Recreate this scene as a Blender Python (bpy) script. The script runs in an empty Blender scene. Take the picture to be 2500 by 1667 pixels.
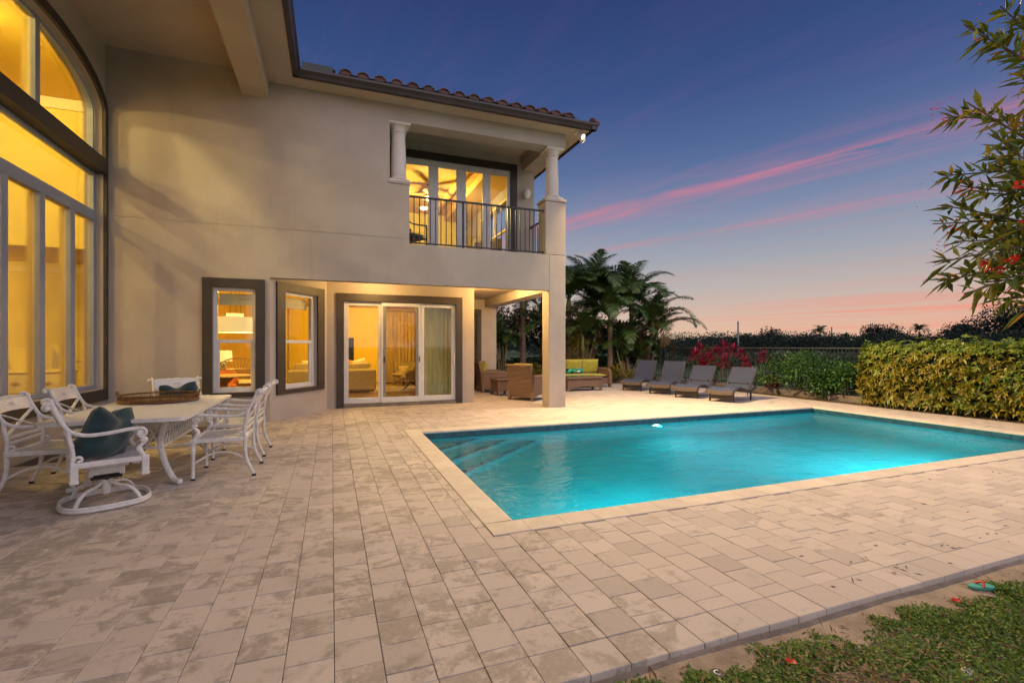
import bpy, math, random
import numpy as np
from mathutils import Vector, Matrix
random.seed(7)
rng = np.random.default_rng(7)
S = bpy.context.scene
COL = S.collection
R = math.radians

# ------------------------------------------------------------------ camera
cd = bpy.data.cameras.new('camera')
cam = bpy.data.objects.new('camera', cd)
COL.objects.link(cam)
cam.location = (0, 0, 1.4)
cam.rotation_euler = (R(90), 0, R(-20.74))
cd.sensor_width = 36
cd.lens = 16.733
cd.shift_y = 0.0046
cd.clip_start = 0.05
cd.clip_end = 3000
S.camera = cam

# ------------------------------------------------------------------ dusk sky
world = bpy.data.worlds.new('World')
S.world = world
world.use_nodes = True
wt = world.node_tree
wt.nodes.clear()
def wn(t, **k):
    n = wt.nodes.new(t)
    for a, b in k.items():
        setattr(n, a, b)
    return n
def wl(a, b):
    wt.links.new(a, b)
def wmath(op, a, b=None, c=None, clamp=False):
    n = wn('ShaderNodeMath', operation=op, use_clamp=clamp)
    for i, x in enumerate((a, b, c)):
        if x is None:
            continue
        if isinstance(x, (int, float)):
            n.inputs[i].default_value = x
        else:
            wl(x, n.inputs[i])
    return n.outputs[0]
def ramp(n, stops, interp='LINEAR'):
    cr = n.color_ramp
    cr.interpolation = interp
    while len(cr.elements) > 1:
        cr.elements.remove(cr.elements[-1])
    cr.elements[0].position = stops[0][0]
    cr.elements[0].color = (*stops[0][1], 1)
    for p, c in stops[1:]:
        e = cr.elements.new(p)
        e.color = (*c, 1)
def lin(r, g, b):
    return tuple((x / 255 / 12.92) if x <= 10 else ((x / 255 + .055) / 1.055) ** 2.4 for x in (r, g, b))
tc = wn('ShaderNodeTexCoord')
sep = wn('ShaderNodeSeparateXYZ')
nrm = wn('ShaderNodeVectorMath', operation='NORMALIZE')
wl(tc.outputs['Generated'], nrm.inputs[0])
wl(nrm.outputs[0], sep.inputs[0])
X, Yc, Z = sep.outputs
grad = wn('ShaderNodeValToRGB')
wl(Z, grad.inputs[0])
ramp(grad, [(0.0, lin(228, 200, 168)), (.05, lin(214, 192, 172)), (.10, lin(190, 184, 178)), (.17, lin(160, 167, 178)),
            (.25, lin(126, 142, 172)), (.34, lin(88, 111, 156)), (.45, lin(60, 84, 136)), (.58, lin(48, 67, 116)), (1.0, lin(44, 54, 100))])
# afterglow towards the place where the sun went down (low, to the east-side axis +X)
hlen = wmath('POWER', wmath('ADD', wmath('MULTIPLY', X, X), wmath('MULTIPLY', Yc, Yc)), .5)
azx = wmath('DIVIDE', wmath('ADD', wmath('MULTIPLY', X, .985), wmath('MULTIPLY', Yc, .17)), hlen)
glow_az = wmath('POWER', wmath('MAXIMUM', azx, 0.0), 7.0)
glow_el = wmath('POWER', wmath('SUBTRACT', 1.0, wmath('MULTIPLY', wmath('MAXIMUM', Z, 0.0), 4.2), clamp=True), 2.2)
glow = wmath('MULTIPLY', wmath('MULTIPLY', glow_az, glow_el), .55)
mixg = wn('ShaderNodeMixRGB')
wl(glow, mixg.inputs[0])
wl(grad.outputs[0], mixg.inputs[1])
mixg.inputs[2].default_value = (*lin(238, 158, 134), 1)
# cloud streaks lie in bands on one high layer
zs = wmath('MAXIMUM', Z, .02)
qx = wmath('DIVIDE', X, zs)
qy = wmath('DIVIDE', Yc, zs)
s_ = wmath('ADD', wmath('MULTIPLY', qx, .935), wmath('MULTIPLY', qy, .355))
t_ = wmath('ADD', wmath('MULTIPLY', qx, .355), wmath('MULTIPLY', qy, -.935))
ls = wmath('LOGARITHM', wmath('MAXIMUM', s_, .5), math.e)
lt = wmath('DIVIDE', t_, wmath('MAXIMUM', s_, .5))
cv = wn('ShaderNodeCombineXYZ')
wl(wmath('MULTIPLY', ls, 3.2), cv.inputs[0])
wl(wmath('MULTIPLY', lt, 1.6), cv.inputs[1])
n1 = wn('ShaderNodeTexNoise')
n1.inputs['Scale'].default_value = 1.4
n1.inputs['Detail'].default_value = 7
n1.inputs['Roughness'].default_value = .55
wl(cv.outputs[0], n1.inputs['Vector'])
cv2 = wn('ShaderNodeCombineXYZ')
wl(wmath('MULTIPLY', ls, 13.0), cv2.inputs[0])
wl(wmath('MULTIPLY', lt, 2.2), cv2.inputs[1])
n2 = wn('ShaderNodeTexNoise')
n2.inputs['Scale'].default_value = 1.2
n2.inputs['Detail'].default_value = 12
n2.inputs['Roughness'].default_value = .62
n2.inputs['Distortion'].default_value = .5
wl(cv2.outputs[0], n2.inputs['Vector'])
lsw = wmath('ADD', ls, wmath('MULTIPLY', wmath('SUBTRACT', n1.outputs[0], .5), .12))
band = wn('ShaderNodeValToRGB')
wl(wmath('DIVIDE', wmath('SUBTRACT', lsw, .7), 3.0), band.inputs[0])
k = lambda v: (v, v, v)
ramp(band, [(0, k(0)), (.06, k(.0)), (.10, k(.18)), (.122, k(1.0)), (.148, k(.30)), (.18, k(.04)), (.215, k(.05)), (.235, k(.34)), (.265, k(.06)), (.34, k(.04)), (.40, k(.14)), (.46, k(.04)), (.50, k(.25)), (.56, k(.06)), (.61, k(.75)),
            (.66, k(.3)), (.72, k(.8)), (.78, k(.3)), (.86, k(.6)), (1, k(.3))], 'EASE')
tex = wmath('MULTIPLY', wmath('SUBTRACT', n2.outputs[0], .36), 3.6, clamp=True)
lr = wn('ShaderNodeMapRange')
wl(lt, lr.inputs[0])
lr.inputs[1].default_value = -1.9
lr.inputs[2].default_value = -.55
low = wmath('MULTIPLY', wmath('SUBTRACT', ls, 1.9), 1.2, clamp=True)      # lower decks glow only where the sun set
lowk = wmath('ADD', wmath('MULTIPLY', low, wmath('SUBTRACT', wmath('MULTIPLY', glow_az, 1.6), .75)), 1.0)
veil = wmath('MULTIPLY', wmath('MULTIPLY', wmath('SUBTRACT', n1.outputs[0], .42), 1.1, clamp=True), wmath('MULTIPLY', tex, .26))
cm = wmath('ADD', wmath('MULTIPLY', wmath('MULTIPLY', wmath('MULTIPLY', band.outputs[0], tex), lowk), .95), veil, clamp=True)
ccol = wn('ShaderNodeValToRGB')
wl(Z, ccol.inputs[0])
ramp(ccol, [(0, lin(250, 160, 126)), (.1, lin(238, 146, 134)), (.3, lin(206, 128, 150)), (.6, lin(120, 92, 140))])
mixc = wn('ShaderNodeMixRGB')
wl(cm, mixc.inputs[0])
wl(mixg.outputs[0], mixc.inputs[1])
wl(ccol.outputs[0], mixc.inputs[2])
bg = wn('ShaderNodeBackground')
wl(mixc.outputs[0], bg.inputs[0])
bg.inputs[1].default_value = 0.66
wo = wn('ShaderNodeOutputWorld')
wl(bg.outputs[0], wo.inputs[0])

# soft evening light: the last daylight from the open sky behind the camera
sl = bpy.data.lights.new('evening_light', 'SUN')
sl.energy = 1.5
sl.angle = R(110)
sl.color = (1.0, .89, .93)
so = bpy.data.objects.new('evening_light', sl)
COL.objects.link(so)
so.rotation_euler = Vector((-.25, .72, -.62)).to_track_quat('-Z', 'Y').to_euler()

vs = S.view_settings
vs.view_transform = 'Standard'
vs.look = 'None'
vs.exposure = 0.6
vs.gamma = 1.0
S.render.engine = 'CYCLES'
cy = S.cycles
cy.use_denoising = True
cy.denoiser = 'OPENIMAGEDENOISE'
cy.caustics_reflective = False
cy.caustics_refractive = True
cy.max_bounces = 8
cy.diffuse_bounces = 4
cy.glossy_bounces = 4
cy.transmission_bounces = 6
cy.transparent_max_bounces = 12
cy.sample_clamp_indirect = 4.0
cy.sample_clamp_direct = 12.0

# ------------------------------------------------------------------ material helpers
MATS = {}
def newmat(name):
    m = bpy.data.materials.new(name)
    m.use_nodes = True
    nt = m.node_tree
    nt.nodes.clear()
    out = nt.nodes.new('ShaderNodeOutputMaterial')
    MATS[name] = m
    return m, nt, out
class NT:
    def __init__(s, nt):
        s.nt = nt
    def n(s, t, **k):
        x = s.nt.nodes.new(t)
        for a, b in k.items():
            setattr(x, a, b)
        return x
    def l(s, a, b):
        s.nt.links.new(a, b)
    def math(s, op, a, b=None, c=None, clamp=False):
        n = s.n('ShaderNodeMath', operation=op, use_clamp=clamp)
        for i, x in enumerate((a, b, c)):
            if x is None:
                continue
            if isinstance(x, (int, float)):
                n.inputs[i].default_value = x
            else:
                s.l(x, n.inputs[i])
        return n.outputs[0]
    def mix(s, f, a, b, t='MIX'):
        n = s.n('ShaderNodeMixRGB', blend_type=t)
        for i, x in enumerate((f, a, b)):
            if isinstance(x, (int, float)):
                n.inputs[i].default_value = x
            elif isinstance(x, tuple):
                n.inputs[i].default_value = (*x[:3], 1)
            else:
                s.l(x, n.inputs[i])
        return n.outputs[0]
    def noise(s, vec, scale, detail=4, rough=.55, dist=0):
        n = s.n('ShaderNodeTexNoise')
        n.inputs['Scale'].default_value = scale
        n.inputs['Detail'].default_value = detail
        n.inputs['Roughness'].default_value = rough
        n.inputs['Distortion'].default_value = dist
        if vec is not None:
            s.l(vec, n.inputs['Vector'])
        return n.outputs[0]
    def mapping(s, vec, scale=(1, 1, 1), loc=(0, 0, 0)):
        n = s.n('ShaderNodeMapping')
        n.inputs['Scale'].default_value = scale
        n.inputs['Location'].default_value = loc
        s.l(vec, n.inputs[0])
        return n.outputs[0]
    def rng(s, v, a, b, c=0, d=1):
        n = s.n('ShaderNodeMapRange', interpolation_type='SMOOTHSTEP')
        s.l(v, n.inputs[0])
        for i, x in enumerate((a, b, c, d)):
            n.inputs[1 + i].default_value = x
        return n.outputs[0]
    def bsdf(s, col, rough=.6, metal=0, bump=None, bd=.01, bs=1, spec=.5, coat=0, sheen=0):
        p = s.n('ShaderNodeBsdfPrincipled')
        if isinstance(col, tuple):
            p.inputs['Base Color'].default_value = (*col, 1)
        else:
            s.l(col, p.inputs['Base Color'])
        if isinstance(rough, (int, float)):
            p.inputs['Roughness'].default_value = rough
        else:
            s.l(rough, p.inputs['Roughness'])
        p.inputs['Metallic'].default_value = metal
        p.inputs['Specular IOR Level'].default_value = spec
        p.inputs['Coat Weight'].default_value = coat
        p.inputs['Sheen Weight'].default_value = sheen
        if bump is not None:
            b = s.n('ShaderNodeBump')
            b.inputs['Distance'].default_value = bd
            b.inputs['Strength'].default_value = bs
            s.l(bump, b.inputs['Height'])
            s.l(b.outputs[0], p.inputs['Normal'])
        return p.outputs[0]
    def pos(s):
        return s.n('ShaderNodeNewGeometry').outputs['Position']
    def obj(s):
        return s.n('ShaderNodeTexCoord').outputs['Object']
def mat(name, c1, c2=None, vs=4.0, rough=.6, bump=0, bs=60, metal=0, stretch=None, world=False, objrand=0, coat=0, spec=.5, detail=5, sheen=0):
    m, nt, out = newmat(name)
    q = NT(nt)
    v = q.pos() if world else q.obj()
    if stretch:
        v = q.mapping(v, stretch)
    col = c1
    if c2 is not None:
        f = q.rng(q.noise(v, vs, detail, .6), .32, .68)
        col = q.mix(f, c1, c2)
    if objrand:
        r = q.n('ShaderNodeObjectInfo').outputs['Random']
        k_ = q.math('MULTIPLY_ADD', r, 2 * objrand, 1 - objrand)
        hs = q.n('ShaderNodeHueSaturation')
        q.l(k_, hs.inputs['Value'])
        if isinstance(col, tuple):
            hs.inputs['Color'].default_value = (*col, 1)
        else:
            q.l(col, hs.inputs['Color'])
        col = hs.outputs[0]
    b = q.noise(v, bs, 6, .65) if bump else None
    q.l(q.bsdf(col, rough, metal, b, bump, 1, spec, coat, sheen), out.inputs[0])
    return m
def leafmat(name, stops, rough=.45, trans=.25, spec=.4):
    m, nt, out = newmat(name)
    q = NT(nt)
    g = q.n('ShaderNodeNewGeometry')
    r = q.n('ShaderNodeValToRGB')
    ramp(r, stops)
    q.l(g.outputs['Random Per Island'], r.inputs[0])
    n = q.noise(g.outputs['Position'], 1.3, 3)
    col = q.mix(q.rng(n, .3, .7, 0, .35), r.outputs[0], tuple(.6 * x for x in stops[0][1]))
    b = q.bsdf(col, rough, spec=spec)
    t = q.n('ShaderNodeBsdfTranslucent')
    q.l(col, t.inputs[0])
    mx = q.n('ShaderNodeMixShader')
    mx.inputs[0].default_value = trans
    q.l(b, mx.inputs[1])
    q.l(t.outputs[0], mx.inputs[2])
    q.l(mx.outputs[0], out.inputs[0])
    return m
def emit(name, col, st):
    m, nt, out = newmat(name)
    e = nt.nodes.new('ShaderNodeEmission')
    e.inputs[0].default_value = (*col, 1)
    e.inputs[1].default_value = st
    nt.links.new(e.outputs[0], out.inputs[0])
    return m

# ------------------------------------------------------------------ mesh helpers
class MB:
    def __init__(s):
        s.v = []
        s.f = []
    def add(s, vs_, fs, M=None):
        o = len(s.v)
        if M is not None:
            vs_ = [tuple(M @ Vector(p)) for p in vs_]
        s.v += [tuple(p) for p in vs_]
        s.f += [tuple(i + o for i in f) for f in fs]
        return s
    def box(s, x0, x1, y0, y1, z0, z1, b=0, M=None):
        if b <= 0:
            v = [(x, y, z) for x in (x0, x1) for y in (y0, y1) for z in (z0, z1)]
            f = [(0, 1, 3, 2), (4, 6, 7, 5), (0, 4, 5, 1), (2, 3, 7, 6), (0, 2, 6, 4), (1, 5, 7, 3)]
            return s.add(v, f, M)
        b = min(b, .45 * min(x1 - x0, y1 - y0, z1 - z0))
        v = []
        idx = {}
        for i, x in enumerate((x0, x1)):
            for j, y in enumerate((y0, y1)):
                for k_, z in enumerate((z0, z1)):
                    sx, sy, sz = (1 - 2 * i), (1 - 2 * j), (1 - 2 * k_)
                    for a in range(3):
                        idx[(i, j, k_, a)] = len(v)
                        v.append((x + (0 if a == 0 else sx * b), y + (0 if a == 1 else sy * b), z + (0 if a == 2 else sz * b)))
        f = []
        I = lambda i, j, k_, a: idx[(i, j, k_, a)]
        for i in (0, 1):
            q_ = [I(i, 0, 0, 0), I(i, 1, 0, 0), I(i, 1, 1, 0), I(i, 0, 1, 0)]
            f.append(tuple(q_ if i else q_[::-1]))
            q_ = [I(0, i, 0, 1), I(0, i, 1, 1), I(1, i, 1, 1), I(1, i, 0, 1)]
            f.append(tuple(q_ if i else q_[::-1]))
            q_ = [I(0, 0, i, 2), I(1, 0, i, 2), I(1, 1, i, 2), I(0, 1, i, 2)]
            f.append(tuple(q_ if i else q_[::-1]))
        for j in (0, 1):
            for k_ in (0, 1):
                f.append((I(0, j, k_, 1), I(1, j, k_, 1), I(1, j, k_, 2), I(0, j, k_, 2)))
                f.append((I(j, 0, k_, 0), I(j, 1, k_, 0), I(j, 1, k_, 2), I(j, 0, k_, 2)))
                f.append((I(j, k_, 0, 0), I(j, k_, 1, 0), I(j, k_, 1, 1), I(j, k_, 0, 1)))
        for i in (0, 1):
            for j in (0, 1):
                for k_ in (0, 1):
                    f.append((I(i, j, k_, 0), I(i, j, k_, 1), I(i, j, k_, 2)))
        return s.add(v, f, M)
    def tube(s, pts, r, seg=8, cap=True, closed=False, flat=1.0, up=None, M=None):
        P = [Vector(p) for p in pts]
        n = len(P)
        rr = [r] * n if isinstance(r, (int, float)) else list(r)
        T = []
        for i in range(n):
            if closed:
                t = P[(i + 1) % n] - P[i - 1]
            else:
                t = P[min(i + 1, n - 1)] - P[max(i - 1, 0)]
            T.append(t.normalized() if t.length > 1e-9 else Vector((0, 0, 1)))
        u = Vector(up) if up else (Vector((0, 0, 1)) if abs(T[0].z) < .9 else Vector((0, 1, 0)))
        v = []
        for i in range(n):
            u = u - T[i] * u.dot(T[i])
            if u.length < 1e-6:
                u = T[i].orthogonal()
            u.normalize()
            w = T[i].cross(u)
            for k_ in range(seg):
                a = 2 * math.pi * (k_ + .5) / seg
                v.append(tuple(P[i] + (w * math.cos(a) + u * math.sin(a) * flat) * rr[i]))
        f = []
        for i in range(n if closed else n - 1):
            j = (i + 1) % n
            for k_ in range(seg):
                k2 = (k_ + 1) % seg
                f.append((i * seg + k_, j * seg + k_, j * seg + k2, i * seg + k2))
        if cap and not closed:
            f.append(tuple(range(seg)))
            f.append(tuple((n - 1) * seg + k_ for k_ in range(seg - 1, -1, -1)))
        return s.add(v, f, M)
    def lathe(s, prof, seg=16, c=(0, 0, 0), M=None, cap=True):
        v = []
        for r_, z in prof:
            for k_ in range(seg):
                a = 2 * math.pi * k_ / seg
                v.append((c[0] + r_ * math.cos(a), c[1] + r_ * math.sin(a), c[2] + z))
        f = []
        n = len(prof)
        for i in range(n - 1):
            for k_ in range(seg):
                k2 = (k_ + 1) % seg
                f.append((i * seg + k_, i * seg + k2, (i + 1) * seg + k2, (i + 1) * seg + k_))
        if cap:
            f.append(tuple(range(seg - 1, -1, -1)))
            f.append(tuple((n - 1) * seg + k_ for k_ in range(seg)))
        return s.add(v, f, M)
    def ext(s, poly, h0, h1, axis='z', M=None):
        n = len(poly)
        mk = {'z': lambda a, b, h: (a, b, h), 'y': lambda a, b, h: (a, h, b), 'x': lambda a, b, h: (h, a, b)}[axis]
        v = [mk(a, b, h0) for a, b in poly] + [mk(a, b, h1) for a, b in poly]
        f = [tuple(range(n - 1, -1, -1)), tuple(range(n, 2 * n))]
        f += [(i, (i + 1) % n, n + (i + 1) % n, n + i) for i in range(n)]
        return s.add(v, f, M)
    def pillow(s, w, d, t, n=10, M=None, sharp=.5):
        v = []
        f = []
        for side in (1, -1):
            o = len(v)
            for i in range(n + 1):
                for j in range(n + 1):
                    a = -1 + 2 * i / n
                    b = -1 + 2 * j / n
                    e = max(0, (1 - a ** 4) * (1 - b ** 4)) ** sharp
                    pin = 1 - .07 * (a * a) * (1 - b * b) * 0 - .05 * (1 - abs(a * b))
                    v.append((a * w / 2 * pin, b * d / 2 * pin, side * t / 2 * e))
            for i in range(n):
                for j in range(n):
                    q_ = (o + i * (n + 1) + j, o + (i + 1) * (n + 1) + j, o + (i + 1) * (n + 1) + j + 1, o + i * (n + 1) + j + 1)
                    f.append(q_ if side == 1 else q_[::-1])
        return s.add(v, f, M)
    def build(s, name, m, parent=None, smooth=False, world=False, angle=40, kind=None):
        me = bpy.data.meshes.new(name)
        me.from_pydata(s.v, [], s.f)
        if smooth:
            me.polygons.foreach_set('use_smooth', [True] * len(me.polygons))
            me.set_sharp_from_angle(angle=R(angle))
        me.materials.append(MATS[m] if isinstance(m, str) else m)
        me.update()
        return link(name, me, parent, world, kind)
def link(name, me, parent=None, world=False, kind=None):
    o = bpy.data.objects.new(name, me)
    COL.objects.link(o)
    if parent is not None:
        o.parent = parent
        if world:
            p = parent
            loc = Vector((0, 0, 0))
            while p is not None:
                loc -= p.location
                p = p.parent
            o.location = loc
    if kind:
        o['kind'] = kind
    return o
def tag(o, label=None, cat=None, group=None, kind=None):
    for a, b in (('label', label), ('category', cat), ('group', group), ('kind', kind)):
        if b:
            o[a] = b
    return o
def thing(name, label, cat, loc=(0, 0, 0), rz=0, group=None):
    o = bpy.data.objects.new(name, None)
    COL.objects.link(o)
    o.location = loc
    o.rotation_euler = (0, 0, rz)
    o.empty_display_size = .2
    return tag(o, label, cat, group)
def copy_tree(o, parent=None):
    c = o.copy()
    COL.objects.link(c)
    c.parent = parent
    for ch in list(o.children):
        copy_tree(ch, c)
    return c
def dup(o, loc, rz, label, group=None, scale=None):
    c = copy_tree(o)
    c.location = loc
    c.rotation_euler = (0, 0, rz)
    c['label'] = label
    if group:
        c['group'] = group
    if scale:
        c.scale = scale if isinstance(scale, tuple) else (scale,) * 3
    return c
def facing(dx, dy):
    return math.atan2(dy, dx) - math.pi / 2
def npmesh(name, V, F, m, parent=None, kind=None, smooth=False, world=False):
    me = bpy.data.meshes.new(name)
    V = np.asarray(V, dtype=np.float32)
    F = np.asarray(F, dtype=np.int32)
    k_ = F.shape[1]
    me.vertices.add(len(V))
    me.vertices.foreach_set('co', V.ravel())
    me.loops.add(F.size)
    me.loops.foreach_set('vertex_index', F.ravel())
    me.polygons.add(len(F))
    me.polygons.foreach_set('loop_start', np.arange(0, F.size, k_, dtype=np.int32))
    if smooth:
        me.polygons.foreach_set('use_smooth', np.ones(len(F), dtype=bool))
    me.update(calc_edges=True)
    me.validate()
    me.materials.append(MATS[m] if isinstance(m, str) else m)
    return link(name, me, parent, world, kind)
def unit(a):
    return a / np.maximum(np.linalg.norm(a, axis=1, keepdims=True), 1e-9)
def leaf_arrays(P, D, N, L, W, fold=.25, droop=.0, wide=.45):
    """one folded leaf (4 triangles) at each P, axis D, facing N"""
    D = unit(D)
    Sd = unit(np.cross(D, N))
    N = unit(np.cross(Sd, D))
    L = L[:, None]
    W = W[:, None]
    dr = np.array([0, 0, -1.0])[None] * L * droop
    base = P
    tip = P + D * L + dr
    mid = P + D * L * wide + dr * .3 - N * W * fold * .5
    lf = P + D * L * wide + Sd * W * .5 + N * W * fold * .5 + dr * .3
    rt = P + D * L * wide - Sd * W * .5 + N * W * fold * .5 + dr * .3
    V = np.stack([base, lf, mid, rt, tip], 1).reshape(-1, 3)
    n = len(P)
    o = (np.arange(n) * 5)[:, None]
    F = np.concatenate([o + np.array([[0, 2, 1]]), o + np.array([[0, 3, 2]]), o + np.array([[1, 2, 4]]), o + np.array([[2, 3, 4]])], 0)
    return V, F
def leaf_arrays2(P, D, N, L, W):
    """cheap leaf: two triangles"""
    D = unit(D)
    Sd = unit(np.cross(D, N))
    L = L[:, None]
    W = W[:, None]
    V = np.stack([P, P + D * L * .5 + Sd * W * .5, P + D * L, P + D * L * .5 - Sd * W * .5], 1).reshape(-1, 3)
    o = (np.arange(len(P)) * 4)[:, None]
    F = np.concatenate([o + np.array([[0, 2, 1]]), o + np.array([[0, 3, 2]])], 0)
    return V, F
def merge(parts):
    Vs, Fs, o = [], [], 0
    for V, F in parts:
        Vs.append(V)
        Fs.append(F + o)
        o += len(V)
    return np.concatenate(Vs), np.concatenate(Fs)
def rdir(n):
    return unit(rng.normal(size=(n, 3)))
# ------------------------------------------------------------------ materials
def stucco(name, c1, c2):
    m, nt, out = newmat(name)
    q = NT(nt)
    p = q.pos()
    col = q.mix(q.rng(q.noise(p, .9, 5, .6), .35, .65), c1, c2)
    st = q.noise(q.mapping(p, (7, 7, .45)), 1.0, 6, .6)
    col = q.mix(q.rng(st, .56, .78, 0, .28), col, tuple(.62 * x for x in c1))
    sp = q.noise(p, 38, 4, .6)
    col = q.mix(q.rng(sp, .55, .8, 0, .25), col, tuple(.7 * x for x in c1))
    b = q.math('ADD', q.noise(p, 130, 4, .7), q.math('MULTIPLY', q.noise(p, 28, 4, .6), .7))
    q.l(q.bsdf(col, .88, 0, b, .006, 1, .25), out.inputs[0])
stucco('stucco', (.445, .385, .33), (.39, .335, .288))
stucco('stucco_soffit', (.46, .375, .285), (.42, .34, .26))
mat('dark_trim', (.030, .022, .018), (.042, .030, .024), 3, .55, .002, 90, world=True)
mat('gutter', (.028, .019, .017), (.038, .026, .023), 2, .38, world=True)
mat('lit_casing', (.80, .56, .07), None, rough=.6)  # yellow of the room light on the mullion sides, put into the colour
mat('skylit_frame', (.25, .27, .325), (.22, .24, .29), 4, .45, world=True)  # white-grey vinyl with the blue of skylight put into its colour
mat('white_frame', (.62, .61, .60), (.55, .54, .53), 4, .45, world=True)
mat('grey_frame', (.20, .19, .18), (.17, .16, .15), 4, .5, world=True)
mat('column_paint', (.62, .56, .50), (.55, .49, .44), 3, .7, .0015, 120, world=True)
mat('tile', (.13, .062, .050), (.085, .045, .042), 6, .75, .004, 60, objrand=.25)
mat('flashing', (.03, .04, .045), (.022, .03, .034), 5, .5, world=True)
mat('black_metal', (.012, .012, .014), None, rough=.4)
mat('fence_metal', (.014, .017, .016), None, rough=.45)
mat('fence_rail', (.09, .10, .10), None, rough=.35)
leafmat('scrub_leaf', [(0, (.03, .055, .02)), (1, (.075, .11, .035))], .7, .2)
mat('cream_wall', (.82, .66, .13), (.80, .63, .115), 1.5, .8, world=True)
mat('warm_wall', (.80, .55, .05), (.78, .53, .045), 1.5, .8, world=True)
mat('cream_trim', (.85, .70, .36), None, rough=.6)
mat('dark_wood', (.10, .035, .015), (.06, .022, .01), 3, .35, stretch=(1, 12, 1), world=True)
mat('beam_ceiling', (.78, .50, .14), None, rough=.8)
mat('curtain', (.74, .58, .30), (.62, .47, .23), 3, .9, stretch=(1, 1, .2), world=True)
mat('sheer', (.72, .66, .40), (.60, .56, .34), 3, .9, stretch=(1, 1, .2), world=True)
mat('sofa_cloth', (.42, .34, .20), (.36, .29, .17), 8, .9, .003, 200)
mat('cream_cloth', (.75, .66, .46), (.68, .58, .40), 8, .9, .003, 200)
mat('orange_cloth', (.62, .22, .06), (.55, .18, .05), 8, .9)
mat('rug', (.50, .40, .24), (.28, .20, .12), 7, .95, world=True)
mat('black_glass', (.01, .011, .012), None, rough=.15)
mat('rattan_inside', (.45, .28, .10), (.36, .21, .07), 20, .6)
mat('teal_velvet', (.005, .036, .044), (.002, .017, .022), 7, .85, .004, 60, sheen=.25)
mat('lime_cloth', (.36, .325, .035), (.30, .27, .028), 6, .9, .003, 160, sheen=.2)
mat('white_cast', (.66, .64, .62), (.54, .52, .51), 22, .42, .0015, 120)
mat('black_cap', (.01, .01, .01), None, rough=.6)
mat('coping', (.55, .475, .39), (.48, .41, .335), 6, .75, .002, 120, world=True, objrand=.08)
mat('sand_joint', (.10, .078, .06), (.07, .055, .042), 20, .95, .004, 150, world=True)
mat('soil', (.055, .036, .024), (.09, .062, .042), 12, .95, .012, 60, world=True)
mat('sand_strip', (.40, .31, .22), (.26, .20, .14), 7, .95, .010, 110, world=True)
mat('field_grass', (.055, .095, .03), (.085, .12, .04), .5, .95, .02, 30, world=True)
mat('ledge', (.20, .165, .14), (.12, .10, .085), 5, .85, .004, 70, world=True)
mat('bark', (.16, .11, .085), (.09, .063, .05), 3, .85, .008, 30, stretch=(1, 1, 7), objrand=.15)
mat('palm_trunk', (.27, .185, .15), (.15, .10, .085), 2.5, .85, .010, 14, stretch=(.6, .6, 9), objrand=.15)
mat('crownshaft', (.16, .20, .06), (.22, .17, .07), 4, .5)
mat('cane', (.30, .24, .10), (.16, .13, .06), 3, .6, stretch=(.5, .5, 9))
mat('twig', (.11, .075, .045), (.16, .11, .06), 8, .8)
leafmat('hedge_leaf', [(0, (.14, .12, .010)), (.30, (.32, .24, .015)), (.65, (.24, .21, .016)), (.85, (.10, .14, .016)), (1, (.42, .34, .035))], .38)
leafmat('hedge_top', [(0, (.08, .14, .016)), (.5, (.18, .25, .028)), (1, (.34, .36, .045))], .4)
leafmat('hedge_light_block', [(0, (.012, .012, .004)), (1, (.03, .026, .006))], .8)
leafmat('palm_leaf', [(0, (.035, .085, .028)), (.5, (.06, .13, .035)), (.85, (.11, .16, .04)), (1, (.20, .17, .05))], .42, .3)
leafmat('palm_dry', [(0, (.16, .10, .035)), (1, (.22, .15, .06))], .6, .3)
leafmat('shrub_leaf', [(0, (.024, .075, .012)), (.5, (.045, .125, .018)), (1, (.09, .18, .025))], .35, .25)
leafmat('gold_leaf', [(0, (.10, .095, .010)), (.5, (.22, .18, .015)), (1, (.34, .28, .03))], .4)
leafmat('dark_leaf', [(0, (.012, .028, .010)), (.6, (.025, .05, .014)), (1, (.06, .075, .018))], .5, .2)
leafmat('far_leaf', [(0, (.010, .022, .018)), (.5, (.018, .036, .024)), (1, (.030, .052, .028))], .7, .15)
leafmat('red_leaf', [(0, (.14, .008, .03)), (.4, (.34, .012, .06)), (.8, (.52, .03, .10)), (1, (.14, .03, .03))], .4, .35)
leafmat('cover_leaf', [(0, (.07, .15, .018)), (.45, (.14, .25, .025)), (.85, (.23, .33, .035)), (1, (.34, .28, .05))], .5, .25)
leafmat('dry_leaf', [(0, (.13, .065, .03)), (.5, (.25, .15, .075)), (1, (.36, .27, .17))], .7, .2)
leafmat('oleander_leaf', [(0, (.07, .11, .016)), (.5, (.15, .20, .022)), (.85, (.28, .28, .03)), (1, (.45, .25, .03))], .32, .3)
leafmat('red_petal', [(0, (.60, .02, .015)), (1, (.80, .05, .03))], .5, .3)
leafmat('orange_petal', [(0, (.70, .22, .03)), (1, (.85, .30, .05))], .5, .3)

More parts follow.
